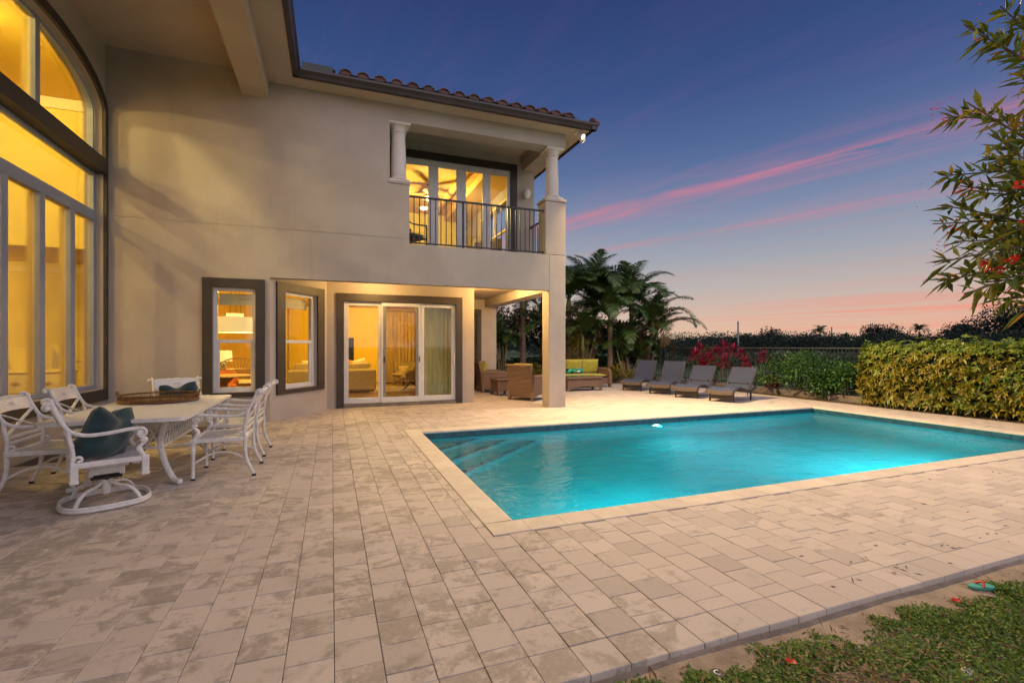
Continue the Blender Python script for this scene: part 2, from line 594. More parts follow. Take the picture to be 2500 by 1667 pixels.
def glass(name, tint, refl=.06):
    m, nt, out = newmat(name)
    q = NT(nt)
    t = q.n('ShaderNodeBsdfTransparent')
    t.inputs[0].default_value = (*tint, 1)
    g = q.n('ShaderNodeBsdfGlossy')
    g.inputs['Roughness'].default_value = .02
    g.inputs[0].default_value = (1, 1, 1, 1)
    fr = q.n('ShaderNodeLayerWeight')
    fr.inputs[0].default_value = .12
    mx = q.n('ShaderNodeMixShader')
    q.l(q.math('MULTIPLY_ADD', fr.outputs['Fresnel'], .8, refl * .3, clamp=True), mx.inputs[0])
    q.l(t.outputs[0], mx.inputs[1])
    q.l(g.outputs[0], mx.inputs[2])
    q.l(mx.outputs[0], out.inputs[0])
glass('glass', (.96, .95, .92))
glass('glass_screen', (.62, .58, .52), .03)
glass('glass_green', (.93, .94, .86), .06)

def shade_mat(name, col, st):
    m, nt, out = newmat(name)
    q = NT(nt)
    b = q.bsdf((.85, .78, .6), .8)
    e = q.n('ShaderNodeEmission')
    e.inputs[0].default_value = (*col, 1)
    e.inputs[1].default_value = st
    a = q.n('ShaderNodeAddShader')
    q.l(b, a.inputs[0])
    q.l(e.outputs[0], a.inputs[1])
    q.l(a.outputs[0], out.inputs[0])
shade_mat('lamp_shade', (1, .80, .32), .42)
shade_mat('bulb', (1, .80, .42), 6)
shade_mat('pool_lens', (.85, 1, 1), 14)
shade_mat('flood_lens', (1, .80, .50), 2)

def paver_mat(name, island):
    m, nt, out = newmat(name)
    q = NT(nt)
    g = q.n('ShaderNodeNewGeometry')
    r = g.outputs['Random Per Island'] if island else q.n('ShaderNodeObjectInfo').outputs['Random']
    p = g.outputs['Position']
    off = q.n('ShaderNodeCombineXYZ')
    q.l(q.math('MULTIPLY', r, 37.0), off.inputs[0])
    q.l(q.math('MULTIPLY', r, 91.0), off.inputs[2])
    va = q.n('ShaderNodeVectorMath', operation='ADD')
    q.l(p, va.inputs[0])
    q.l(off.outputs[0], va.inputs[1])
    w = q.n('ShaderNodeTexWhiteNoise', noise_dimensions='1D')
    q.l(q.math('MULTIPLY', r, 531.7), w.inputs['W'])
    r2 = w.outputs['Value']
    # how dirty this stretch of the patio is: towards the pool's near side the stones are cleaner
    sx = q.n('ShaderNodeSeparateXYZ')
    q.l(p, sx.inputs[0])
    big = q.noise(p, .55, 3, .5)
    dirt = q.math('ADD', q.math('MULTIPLY', q.math('SUBTRACT', big, .5), 1.1), q.math('MULTIPLY', q.math('SUBTRACT', r2, .5), .34))
    n1 = q.noise(va.outputs[0], 5.0, 6, .62, .8)
    clean = q.rng(sx.outputs[0], 1.2, 3.2, 0, .16)
    st = q.math('SUBTRACT', q.math('ADD', n1, q.math('MULTIPLY', dirt, .42)), clean)
    st = q.math('ADD', st, q.math('MULTIPLY', q.math('SUBTRACT', q.noise(va.outputs[0], 42, 5, .65), .5), .30))
    f = q.math('MULTIPLY', q.rng(st, .45, .64), q.math('MULTIPLY_ADD', q.noise(p, 34, 5, .7), 1.3, .25), clamp=True)
    c = q.mix(r2, (.45, .385, .335), (.52, .445, .385))
    w2_ = q.n('ShaderNodeTexWhiteNoise', noise_dimensions='1D')
    q.l(q.math('MULTIPLY', r, 1733.3), w2_.inputs['W'])
    c = q.mix(q.rng(w2_.outputs['Value'], .70, 1.0, 0, .34), c, (.27, .235, .20))
    c = q.mix(q.math('MULTIPLY', f, .70), c, (.19, .163, .135))
    n3 = q.noise(p, 3.0, 5, .7)
    c = q.mix(q.rng(n3, .55, .75, 0, .3), c, (.26, .21, .17))
    sp = q.noise(p, 120, 2, .5)
    c = q.mix(q.rng(sp, .70, .78, 0, .5), c, (.62, .55, .47))
    c = q.mix(q.rng(sp, .30, .22, 0, .5), c, (.14, .11, .09))
    ba = q.math('ADD', q.noise(p, 160, 4, .7), q.math('MULTIPLY', q.noise(p, 16, 3, .6), 1.2))
    ro = q.math('MULTIPLY_ADD', f, -.16, .82)
    q.l(q.bsdf(c, ro, 0, ba, .0022, .9, .35), out.inputs[0])
paver_mat('paver', False)
paver_mat('paver_rest', True)

def wicker(name, c1, c2, sc=60):
    m, nt, out = newmat(name)
    q = NT(nt)
    o = q.obj()
    w1 = q.n('ShaderNodeTexWave', wave_type='BANDS', bands_direction='Z')
    w1.inputs['Scale'].default_value = sc * .16
    w1.inputs['Distortion'].default_value = .6
    w1.inputs['Detail Scale'].default_value = 3
    q.l(o, w1.inputs['Vector'])
    w2 = q.n('ShaderNodeTexWave', wave_type='BANDS', bands_direction='DIAGONAL')
    w2.inputs['Scale'].default_value = sc * .2
    w2.inputs['Distortion'].default_value = .8
    q.l(o, w2.inputs['Vector'])
    h = q.math('ADD', w1.outputs['Fac'], q.math('MULTIPLY', w2.outputs['Fac'], .6))
    n = q.noise(o, 30, 4)
    c = q.mix(n, c1, c2)
    c = q.mix(q.rng(h, .2, .9, .75, 0), c, tuple(.25 * x for x in c1))
    q.l(q.bsdf(c, .5, 0, h, .008, 1, .4), out.inputs[0])
wicker('wicker', (.23, .145, .10), (.17, .105, .072))
wicker('sling', (.07, .085, .15), (.055, .068, .12), 110)
wicker('basket_rattan', (.24, .11, .04), (.16, .07, .025), 120)
mat('lounger_frame', (.045, .035, .035), (.03, .024, .024), 8, .35)
mat('lounger_edge', (.13, .095, .075), (.09, .068, .055), 20, .5)

def tropical(name):
    m, nt, out = newmat(name)
    q = NT(nt)
    o = q.obj()
    v = q.n('ShaderNodeTexVoronoi')
    v.inputs['Scale'].default_value = 9
    q.l(o, v.inputs['Vector'])
    r = q.n('ShaderNodeValToRGB')
    ramp(r, [(0, (.02, .25, .12)), (.25, (.75, .78, .70)), (.42, (.02, .32, .22)), (.6, (.01, .03, .02)), (.72, (.05, .42, .30)), (.88, (.8, .82, .75))], 'CONSTANT')
    q.l(v.outputs['Color'], r.inputs[0])
    n = q.noise(o, 26, 2, .5, 2)
    c = q.mix(q.rng(n, .56, .6), r.outputs[0], (.012, .03, .02))
    q.l(q.bsdf(c, .85), out.inputs[0])
tropical('tropical')

def water():
    m, nt, out = newmat('water')
    q = NT(nt)
    p = q.pos()
    n1 = q.noise(q.mapping(p, (1, 1.5, 1)), 2.2, 4, .55, .6)
    n2 = q.noise(q.mapping(p, (1, 1.3, 1)), 9, 3, .5, .3)
    h = q.math('ADD', n1, q.math('MULTIPLY', n2, .34))
    b = q.n('ShaderNodeBump')
    b.inputs['Distance'].default_value = .045
    b.inputs['Strength'].default_value = .55
    q.l(h, b.inputs['Height'])
    rf = q.n('ShaderNodeBsdfRefraction')
    rf.inputs['IOR'].default_value = 1.33
    rf.inputs['Roughness'].default_value = .0
    rf.inputs[0].default_value = (.80, .97, 1, 1)
    gl = q.n('ShaderNodeBsdfGlossy')
    gl.inputs['Roughness'].default_value = .015
    gl.inputs[0].default_value = (.9, .97, 1, 1)
    fr = q.n('ShaderNodeFresnel')
    fr.inputs[0].default_value = 1.33
    for n in (rf, gl, fr):
        q.l(b.outputs[0], n.inputs['Normal'])
    mx = q.n('ShaderNodeMixShader')
    q.l(fr.outputs[0], mx.inputs[0])
    q.l(rf.outputs[0], mx.inputs[1])
    q.l(gl.outputs[0], mx.inputs[2])
    q.l(mx.outputs[0], out.inputs[0])
water()
mat('plaster', (.018, .37, .385), (.014, .33, .35), 5, .8, world=True)
mat('water_tile', (.015, .06, .09), (.03, .10, .13), 9, .3, world=True)
mat('teal_plastic', (.10, .42, .33), (.06, .32, .26), 8, .4)
mat('pebble', (.50, .44, .36), (.36, .30, .24), 9, .7)
mat('white_plastic', (.72, .70, .66), None, rough=.4)
mat('pole_metal', (.30, .31, .32), (.20, .21, .22), 1, .6)
mat('lattice_top', (.66, .64, .62), (.52, .50, .49), 30, .45, .004, 60)
# ------------------------------------------------------------------ ground, field
def sheet(mb, xs, ys, z, skip):
    for i in range(len(xs) - 1):
        for j in range(len(ys) - 1):
            if skip(.5 * (xs[i] + xs[i + 1]), .5 * (ys[j] + ys[j + 1])):
                continue
            mb.add([(xs[i], ys[j], z), (xs[i + 1], ys[j], z), (xs[i + 1], ys[j + 1], z), (xs[i], ys[j + 1], z)], [(0, 1, 2, 3)])
PX0, PX1, PY0, PY1 = 1.36, 10.37, 3.58, 7.80      # pool opening
inpool = lambda x, y: PX0 < x < PX1 and PY0 < y < PY1
m = MB()
sheet(m, [-900, -60, PX0, PX1, 60, 1200], [-600, -60, PY0, PY1, 60, 1200], -.13, inpool)
tag(m.build('ground', 'field_grass'), kind='structure')
m = MB()
sheet(m, [-3.6, PX0, PX1, 11.75], [1.80, PY0, PY1, 15.4], -.022, inpool)
bed = tag(m.build('patio_bed', 'sand_joint'), kind='structure')
m = MB()
nx, ny = 60, 10
vv = []
for i in range(nx + 1):
    for j in range(ny + 1):
        x = -4 + 22 * i / nx
        y = -3 + 4.79 * j / ny
        vv.append((x, y, -.032 - .02 * max(0, min(1, (1.6 - y) / .3)) + (.012 * math.sin(5 * x) * math.cos(3 * y) + random.uniform(-.006, .006)) * (1 if j < ny else .5)))
m.add(vv, [(i * (ny + 1) + j, (i + 1) * (ny + 1) + j, (i + 1) * (ny + 1) + j + 1, i * (ny + 1) + j + 1) for i in range(nx) for j in range(ny)])
tag(m.build('lawn_soil', 'sand_strip', smooth=True), kind='structure')
m = MB()
m.box(5.06, 13.6, 15.4, 24, -.12, .03)
m.box(11.76, 13.6, -2, 15.39, -.12, .02)
tag(m.build('planting_bed', 'soil'), kind='structure')

# ------------------------------------------------------------------ house
HB = Vector((-1.0, 10.5, 0))
house = thing('house', 'two-storey tan stucco house with dark trim, tiled roof and corner balcony', 'house', HB)
def hb(mb, name, m_, parent=None, smooth=False, angle=40):
    return mb.build(name, m_, parent or house, smooth, True, angle)
def wallp(mb, axis, p0, p1, a0, a1, z0, z1, holes=()):
    """slab between p0 and p1 on the given axis, running a0..a1, with rectangular openings"""
    A = sorted({a0, a1, *[h[0] for h in holes], *[h[1] for h in holes]})
    Zs = sorted({z0, z1, *[h[2] for h in holes], *[h[3] for h in holes]})
    A = [a for a in A if a0 <= a <= a1]
    Zs = [z for z in Zs if z0 <= z <= z1]
    solid = lambda i, j: 0 <= i < len(A) - 1 and 0 <= j < len(Zs) - 1 and not any(
        h[0] < .5 * (A[i] + A[i + 1]) < h[1] and h[2] < .5 * (Zs[j] + Zs[j + 1]) < h[3] for h in holes)
    mk = (lambda a, p, z: (a, p, z)) if axis == 'y' else (lambda a, p, z: (p, a, z))
    for i in range(len(A) - 1):
        for j in range(len(Zs) - 1):
            if not solid(i, j):
                continue
            a, b, c, d = A[i], A[i + 1], Zs[j], Zs[j + 1]
            for p in (p0, p1):
                mb.add([mk(a, p, c), mk(b, p, c), mk(b, p, d), mk(a, p, d)], [(0, 1, 2, 3)])
            if not solid(i - 1, j):
                mb.add([mk(a, p0, c), mk(a, p1, c), mk(a, p1, d), mk(a, p0, d)], [(0, 1, 2, 3)])
            if not solid(i + 1, j):
                mb.add([mk(b, p0, c), mk(b, p1, c), mk(b, p1, d), mk(b, p0, d)], [(0, 1, 2, 3)])
            if not solid(i, j - 1):
                mb.add([mk(a, p0, c), mk(b, p0, c), mk(b, p1, c), mk(a, p1, c)], [(0, 1, 2, 3)])
            if not solid(i, j + 1):
                mb.add([mk(a, p0, d), mk(b, p0, d), mk(b, p1, d), mk(a, p1, d)], [(0, 1, 2, 3)])
FY = 9.82      # main facade
WX = -3.53     # wing wall with the arched window
EX = 5.04      # right-hand end of the house
# front wall: solid above, with window, bay cut-away and balcony opening
m = MB()
wallp(m, 'y', FY, FY + .22, WX - .22, -1.07, -.05, 3.575, [(-1.98, -1.31, .57, 2.45)])
wallp(m, 'y', FY, FY + .22, -1.07, 4.62, 2.67, 3.48)
wallp(m, 'y', FY, FY + .22, -1.07, 1.48, 3.48, 3.575)
hb(m, 'wall', 'stucco')
m = MB()
wallp(m, 'y', FY + .002, FY + .22, WX - .22, 1.09, 3.587, 6.55)
wallp(m, 'y', FY + .002, FY + .40, 1.09, 1.48, 3.587, 4.68)
hb(m, 'wall', 'stucco')
m = MB()
wallp(m, 'y', FY + .008, FY + .2, WX, 1.48, 3.57, 3.595)
hb(m, 'wall_joint', 'stucco')
m = MB()                                              # balcony head beam, front and side
m.box(1.09, EX, FY + .004, FY + .40, 5.95, 6.41)
m.box(4.64, EX - .003, FY + .40, 11.47, 5.95, 6.41)
hb(m, 'beam', 'stucco')
m = MB()                                              # corner pier, pedestal above
m.box(4.62, EX, FY, FY + .38, -.05, 3.48, .012)
hb(m, 'pier', 'stucco')
m = MB()
m.box(4.53, EX, FY, FY + .42, 3.483, 4.70, .012)
m.box(4.50, EX + .02, FY - .02, FY + .45, 4.703, 4.76, .01)
hb(m, 'pedestal', 'stucco')
m = MB()
m.box(1.06, 1.50, FY - .02, FY + .43, 4.683, 4.735, .01)
hb(m, 'ledge', 'stucco')
m = MB()                                              # patio beam and back return
m.box(4.62, EX - .004, FY + .383, 14.7, 2.66, 3.47)
hb(m, 'beam', 'stucco')
# bay wall at an angle
A_ = Vector((-1.07, 9.84))
B_ = Vector((-.10, 11.12))
AB = (B_ - A_).normalized()
NB = Vector((AB.y, -AB.x))           # outward
def bay(t, z, off=0.0):
    p = A_ + AB * t + NB * off
    return (p.x, p.y, z)
LB = (B_ - A_).length
def baybox(mb, t0, t1, z0, z1, o0, o1):
    v = [bay(t, z, o) for t in (t0, t1) for o in (o0, o1) for z in (z0, z1)]
    mb.add(v, [(0, 1, 3, 2), (4, 6, 7, 5), (0, 4, 5, 1), (2, 3, 7, 6), (0, 2, 6, 4), (1, 5, 7, 3)])
m = MB()
t0, t1, zb, zt = .36, 1.27, .58, 2.45
baybox(m, 0, t0, -.05, 2.9, -.2, 0)
baybox(m, t1, LB, -.05, 2.9, -.2, 0)
baybox(m, t0, t1, -.05, zb, -.2, 0)
baybox(m, t0, t1, zt, 2.9, -.2, 0)
m.box(-.30, -.098, 11.12, 11.47, -.05, 2.9)
m.add([(-1.07, 9.83, -.05), (-1.07, 10.04, -.05), (-1.20, 10.04, -.05), (-1.07, 9.83, 2.9), (-1.07, 10.04, 2.9), (-1.20, 10.04, 2.9)],
      [(0, 1, 4, 3), (1, 2, 5, 4)])
hb(m, 'bay_wall', 'stucco')
m = MB()                                              # wall with the sliding door
wallp(m, 'y', 11.47, 11.67, -.30, 3.33, -.05, 2.95, [(.25, 2.87, 0.0, 2.43)])
m.box(3.10, 3.328, 11.672, 14.7, -.05, 2.95)
wallp(m, 'y', 14.7, 14.9, 3.33, EX - .02, -.05, 2.95, [(3.6, 4.36, 0, 2.43)])
hb(m, 'patio_wall', 'stucco')
m = MB()
m.box(-1.3, 4.62, FY + .22, 14.7, 2.90, 2.95)
hb(m, 'patio_ceiling', 'stucco_soffit')
m = MB()
m.box(1.48, 4.6, FY + .22, 11.47, 3.40, 3.44)
hb(m, 'balcony_floor', 'ledge')
# upper wall behind balcony
m = MB()
wallp(m, 'y', 11.47, 11.65, 1.09, 4.96, 3.44, 6.38, [(1.45, 4.30, 3.44, 5.90)])
wallp(m, 'y', FY + .22, 11.47, 1.09 - .16, 1.09, 3.44, 6.38) if False else None
wallp(m, 'x', .93, 1.085, FY + .22, 11.47, 3.44, 6.38)
wallp(m, 'x', 4.76, 4.955, 11.65, 17.5, 3.0, 6.38, [(12.6, 15.4, 4.1, 5.6)])
hb(m, 'wall', 'stucco')
m = MB()
m.box(1.085, 4.64, FY + .40, 11.47, 6.30, 6.36)
hb(m, 'balcony_ceiling', 'stucco_soffit')
# wing wall with the arched opening
GY0, GY1 = 6.46, 9.74
YC = 8.10
def arch(a, zs, rise, n=28, y0=None):
    return [(YC + a * math.cos(t), zs + rise * math.sin(t)) for t in [math.pi * i / n for i in range(n + 1)]]
IA = dict(a=1.60, zs=5.22, rise=.55)
m = MB()
wallp(m, 'x', WX - .24, WX, -4, FY, -.05, 4.33, [(GY0, GY1, .70, 4.33)])
wallp(m, 'x', WX - .24, WX, -4, YC - 1.60, 4.33, 6.6)
wallp(m, 'x', WX - .24, WX, YC + 1.60, FY, 4.33, 6.6)
pts = arch(**IA)
for (ya, za), (yb, zb_) in zip(pts, pts[1:]):
    for x in (WX, WX - .24):
        m.add([(x, ya, za), (x, yb, zb_), (x, yb, 6.6), (x, ya, 6.6)], [(0, 1, 2, 3)])
    m.add([(WX, ya, za), (WX, yb, zb_), (WX - .24, yb, zb_), (WX - .24, ya, za)], [(0, 1, 2, 3)])
hb(m, 'wing_wall', 'stucco')
# wing ceiling, beam, soffits
m = MB()
m.box(WX - .1, -1.52, -4, FY + .1, 6.412, 6.50)
m.box(-1.09, -.66, -4, FY, 6.272, 6.34)
m.box(-.66, 5.46, 9.44, FY + .001, 6.272, 6.34)
m.box(EX, 5.46, FY + .001, 17, 6.272, 6.34)
hb(m, 'soffit', 'stucco_soffit')
m = MB()
m.box(-1.52, -1.09, -4, FY + .001, 5.97, 6.45)
hb(m, 'eave_beam', 'stucco_soffit')

# gutters
def gutter(mb, p0, p1, side):
    """OG gutter running p0->p1; side = outward unit (x,y)"""
    prof = [(0, 0), (.085, 0), (.10, .045), (.135, .10), (.135, .145), (.12, .145), (.12, .11), (.0, .11)]
    a = Vector(p0)
    b = Vector(p1)
    d = Vector((*side, 0))
    n = len(prof)
    v = [tuple(a + d * o + Vector((0, 0, z))) for o, z in prof] + [tuple(b + d * o + Vector((0, 0, z))) for o, z in prof]
    f = [(i, (i + 1) % n, n + (i + 1) % n, n + i) for i in range(n)] + [tuple(range(n)), tuple(range(2 * n - 1, n - 1, -1))]
    mb.add(v, f)
m = MB()
gutter(m, (-.66, 9.46, 6.262), (5.60, 9.46, 6.262), (0, -1))
hb(m, 'gutter', 'gutter')
m = MB()
gutter(m, (-.66, -4, 6.262), (-.66, 9.44, 6.262), (1, 0))
hb(m, 'gutter', 'gutter')
m = MB()
gutter(m, (5.465, 9.34, 6.262), (5.465, 17, 6.262), (1, 0))
hb(m, 'gutter', 'gutter')
m = MB()
m.box(-1.0, -.655, -4, 9.8, 6.342, 6.42)
m.box(-.60, 5.47, 9.45, 9.9, 6.342, 6.42)
hb(m, 'fascia', 'gutter')
# roof: sheathing plus barrel tiles
sl_ = math.tan(R(21))
rf = MB()
rf.add([(-.62, 9.42, 6.43), (5.55, 9.42, 6.43), (2.6, 12.6, 6.43 + 3.18 * sl_), (-.62, 12.6, 6.43 + 3.18 * sl_)], [(0, 1, 2, 3)])
rf.add([(5.55, 9.42, 6.43), (5.55, 17, 6.43), (2.6, 17, 6.43 + 3.0 * sl_), (2.6, 12.6, 6.43 + 3.18 * sl_)], [(0, 1, 2, 3)])
rf.add([(-.62, -4, 6.43), (-.62, 9.42, 6.43), (-3.6, 12.6, 7.6), (-3.6, -4, 7.6)], [(0, 3, 2, 1)])
roof = rf.build('roof', 'tile', house, False, True)
def tile_mesh():
    mb = MB()
    n = 9
    L = .42
    v = []
    for k_ in range(2):
        y = 0 if k_ == 0 else L
        w = .155 if k_ == 0 else .135
        zo = .0 if k_ == 0 else L * sl_ + .01
        for r_ in (w * .78, w * .66):
            for i in range(n):
                a = math.pi * i / (n - 1)
                v.append((r_ * math.cos(a), y, zo + r_ * math.sin(a) * .80))
    f = []
    for i in range(n - 1):
        f.append((i, i + 1, 2 * n + i + 1, 2 * n + i))
        f.append((n + i, 3 * n + i, 3 * n + i + 1, n + i + 1))
        f.append((i, n + i, n + i + 1, i + 1))
    # pan between barrels
    pn = []
    for k_ in range(2):
        y = .012 if k_ == 0 else L
        zo = (.012 if k_ == 0 else L) * sl_ * (0 if k_ == 0 else 1)
        for i in range(5):
            a = math.pi * i / 4
            pn.append((.155 - .055 * math.cos(a), y, zo + .028 - .024 * math.sin(a)))
    o = len(v)
    v += pn
    for i in range(4):
        f.append((o + i, o + 5 + i, o + 6 + i, o + 1 + i))
    o = len(v)
    v += [(.155 * .70 * math.cos(math.pi * i / 8), .03, .155 * .70 * .8 * math.sin(math.pi * i / 8)) for i in range(9)]
    f.append(tuple(range(o + 8, o - 1, -1)))
    mb.add(v, f)
    return mb
tm = tile_mesh()
tp = None
for row in range(3):
    for i in range(16):
        x = .24 + .3095 * i
        if x > 5.42 - row * .42:
            continue
        if tp is None:
            tp = tm.build('tile', 'tile', roof, True, angle=50)
            o = tp
        else:
            o = bpy.data.objects.new('tile', tp.data)
            COL.objects.link(o)
            o.parent = roof
        o.location = Vector((x, 9.31 + row * .39, 6.425 + row * .39 * sl_)) - HB - roof.location
        o.rotation_euler = (random.uniform(-.02, .02), 0, random.uniform(-.015, .015))
m = MB()
for i in range(7):
    y0 = 9.30 + i * .42
    m.lathe([(.075, 0), (.065, .45)], 12, M=Matrix.Translation((5.47 - i * .41, y0 + .06, 6.44 + i * .42 * sl_)) @ Matrix.Rotation(R(-46), 4, 'Z') @ Matrix.Rotation(R(-73), 4, 'X'))
hip = m.build('hip_tile', 'tile', roof, True, True)
m = MB()
m.box(-.50, .02, 9.36, 9.42, 6.405, 6.53, .004)
m.box(-.50, .06, 9.42, 10.0, 6.50, 6.53, .004)
hb(m, 'flashing', 'flashing')

# round columns on the balcony
def column(x, y, z0, z1):
    mb = MB()
    H = z1 - z0
    mb.box(x - .20, x + .20, y - .20, y + .20, z0, z0 + .045, .006)
    mb.lathe([(.17, .045), (.195, .06), (.195, .09), (.165, .105), (.150, .12), (.150, .14), (.152, .3), (.148, H * .5), (.133, H - .21), (.133, H - .19), (.150, H - .18), (.150, H - .155),
              (.135, H - .15), (.138, H - .11), (.165, H - .07), (.20, H - .045)], 28, (x, y, z0))
    mb.box(x - .22, x + .22, y - .20, y + .20, H + z0 - .045, H + z0 - .002, .006)
    return hb(mb, 'column', 'column_paint', None, True)
column(1.29, FY + .20, 4.738, 5.95)
column(4.79, FY + .20, 4.763, 5.95)

# ------------------------------------------------------------------ openings
def part(mb, name, m_, parent, smooth=False):
    return mb.build(name, m_, parent, smooth, True)
def sub(name, label=None):
    o = bpy.data.objects.new(name, None)
    COL.objects.link(o)
    o.parent = house
    if label:
        o['label'] = label
    return o
# great arched window
m = MB()
XO, XI = WX + .045, WX - .06
def ring(outer, inner):
    for (a, b), (c, d) in zip(zip(outer, outer[1:]), zip(inner, inner[1:])):
        m.add([(XO, *a), (XO, *b), (XO, *d), (XO, *c)], [(0, 1, 2, 3)])
        m.add([(XO, *c), (XO, *d), (WX + .001, *d), (WX + .001, *c)], [(0, 1, 2, 3)])
        m.add([(XO, *a), (XO, *b), (WX, *b), (WX, *a)], [(0, 1, 2, 3)])
oa = [(9.81, 4.47)] + arch(1.71, 5.28, .64) + [(6.39, 4.47)]
ia = [(9.704, 4.47)] + arch(1.604, 5.22, .554) + [(6.496, 4.47)]
ring(oa, ia)
m.box(WX - .02, XO, 9.746, 9.81, .52, 4.47)
m.box(WX - .02, XO, 6.39, 6.454, .52, 4.47)
m.box(WX - .02, XO + .012, 6.454, 9.746, .52, .695)
m.box(WX - .20, XO + .02, 6.462, 9.738, 4.235, 4.468)
aw = hb(m, 'arched_window', 'dark_trim')
aw['label'] = 'tall arched window with dark surround and grey mullions'
GX = WX - .12
m = MB()
fr_ = lambda y0, y1, z0, z1, d=.035: m.box(GX - d, GX + .02, y0, y1, z0, z1, .006)
fr_(9.675, 9.739, .702, 4.234)
fr_(6.461, 6.525, .702, 4.234)
fr_(6.525, 9.675, .702, .77)
fr_(6.525, 9.675, 4.18, 4.234)
fr_(6.525, 9.675, 3.45, 3.62)
MU = (7.42, 8.21, 9.01)
for y in MU:
    fr_(y - .065, y + .065, .77, 3.45)
part(m, 'frame', 'skylit_frame', aw)
m = MB()
for y in MU:
    m.box(GX - .115, GX - .036, y - .05, y + .05, .77, 3.45)
m.box(GX - .115, GX - .036, 6.525, 9.675, 3.47, 3.60)
m.box(GX - .115, GX - .036, YC - .045, YC + .045, 4.52, 5.72)
part(m, 'inner_casing', 'lit_casing', aw)
m = MB()
ia1 = [(9.70, 4.471)] + arch(1.598, 5.22, .548) + [(6.50, 4.471)]
ia2 = [(9.645, 4.52)] + arch(1.545, 5.20, .50) + [(6.555, 4.52)]
for (a, b), (c, d) in zip(zip(ia1, ia1[1:]), zip(ia2, ia2[1:])):
    m.add([(GX + .02, *a), (GX + .02, *b), (GX + .02, *d), (GX + .02, *c)], [(0, 1, 2, 3)])
    m.add([(GX + .02, *c), (GX + .02, *d), (GX - .035, *d), (GX - .035, *c)], [(0, 1, 2, 3)])
m.box(GX - .035, GX + .02, YC - .055, YC + .055, 4.52, 5.72, .006)
m.box(GX - .035, GX + .02, 6.555, 9.645, 4.471, 4.52, .006)
part(m, 'frame', 'skylit_frame', aw)
edges = [6.525, MU[0] - .065, MU[0] + .065, MU[1] - .065, MU[1] + .065, MU[2] - .065, MU[2] + .065, 9.675]
for i in range(0, 8, 2):
    m = MB()
    m.box(GX - .03, GX - .022, edges[i] - .01, edges[i + 1] + .01, .76, 3.46)
    part(m, 'pane', 'glass', aw)
m = MB()
m.box(GX - .03, GX - .022, 6.515, 9.685, 3.61, 4.19)
part(m, 'pane', 'glass', aw)
for s_ in (0, 1):
    pp = [p for p in arch(1.56, 5.20, .515) if (p[0] > YC) == bool(s_)]
    base_ = [(9.66, 4.50), *pp, (YC, 5.715), (YC, 4.50)] if s_ else [(YC, 4.50), (YC, 5.715), *pp, (6.54, 4.50)]
    m = MB()
    m.ext(base_, GX - .03, GX - .022, 'x')
    part(m, 'pane', 'glass', aw)
# small single-hung window on the facade
def hung(name, label, box_, glass_m='glass'):
    """box_(mb, a0,a1,z0,z1,o0,o1): a along the wall 0..W, o outwards"""
    W, z0, z1 = .67, .57, 2.45
    m = MB()
    for a in ((-.16, -.007, z0 - .09, z1 + .17), (W + .007, W + .16, z0 - .09, z1 + .17)):
        box_(m, *a, -.10, .04)
    box_(m, -.007, W + .007, z1 + .007, z1 + .17, -.10, .038)
    box_(m, -.007, W + .007, z0 - .09, z0 - .007, -.10, .038)
    w = m.build(name, 'dark_trim', house, False, True)
    w['label'] = label
    m = MB()
    zm = 1.49
    for a in ((0, .055, z0, z1), (W - .055, W, z0, z1), (.055, W - .055, z0, z0 + .05), (.055, W - .055, z1 - .05, z1), (.055, W - .055, zm - .03, zm + .03)):
        box_(m, *a, -.13, -.06)
    box_(m, .056, W - .056, z0 + .051, z0 + .085, -.12, -.08)
    for a in ((.056, .085), (W - .085, W - .056)):
        box_(m, *a, z0 + .086, zm - .031, -.12, -.08)
    m.build('frame', 'white_frame', w, False, True)
    for a, b in ((z0 + .06, zm - .02), (zm + .02, z1 - .04)):
        m = MB()
        box_(m, .05, W - .05, a, b, -.105, -.098)
        m.build('pane', glass_m, w, False, True)
    m = MB()                                           # rolled fabric blind at the head
    for i, (zz, o, h) in enumerate(((z1 - .11, -.20, .05), (z1 - .17, -.215, .06), (z1 - .25, -.20, .09))):
        box_(m, .06, W - .06, zz - h * .5, zz + h * .5, o - .02, o + .01 * i)
    m.build('roman_blind', 'sheer', w, False, True)
    return w
hung('window', 'tall dark-framed sash window showing the pendant lamp', lambda mb, a0, a1, z0, z1, o0, o1: mb.box(-1.98 + a0, -1.98 + a1, FY - o1, FY - o0, z0, z1))
hung('window', 'tall dark-framed sash window set in the angled bay wall', lambda mb, a0, a1, z0, z1, o0, o1: baybox(mb, t0 + a0 * (t1 - t0) / .67, t0 + a1 * (t1 - t0) / .67, z0, z1, o0, o1))
# sliding door, three panels
m = MB()
YD = 11.47
m.box(.10, .255, YD - .045, YD + .05, 0, 2.60)
m.box(2.865, 3.02, YD - .045, YD + .05, 0, 2.60)
m.box(.255, 2.865, YD - .045, YD + .05, 2.43, 2.60)
sd = hb(m, 'sliding_door', 'dark_trim')
m = MB()
m.box(.257, 2.863, YD - .03, YD + .16, 0, .075, .004)
part(m, 'threshold', 'ledge', sd)
def panel(x0, x1, y, m_, g_, st=.075, nm='door_panel'):
    m = MB()
    z0, z1 = .08, 2.425
    m.box(x0, x0 + st, y, y + .045, z0, z1, .004)
    m.box(x1 - st, x1, y, y + .045, z0, z1, .004)
    m.box(x0 + st, x1 - st, y, y + .045, z0, z0 + .13, .004)
    m.box(x0 + st, x1 - st, y, y + .045, z1 - .09, z1, .004)
    o = part(m, nm, m_, sd)
    m = MB()
    m.box(x0 + st - .01, x1 - st + .01, y + .02, y + .026, z0 + .12, z1 - .08)
    part(m, 'pane', g_, sd)
    return o
panel(.26, 1.12, YD + .05, 'white_frame', 'glass', .10)
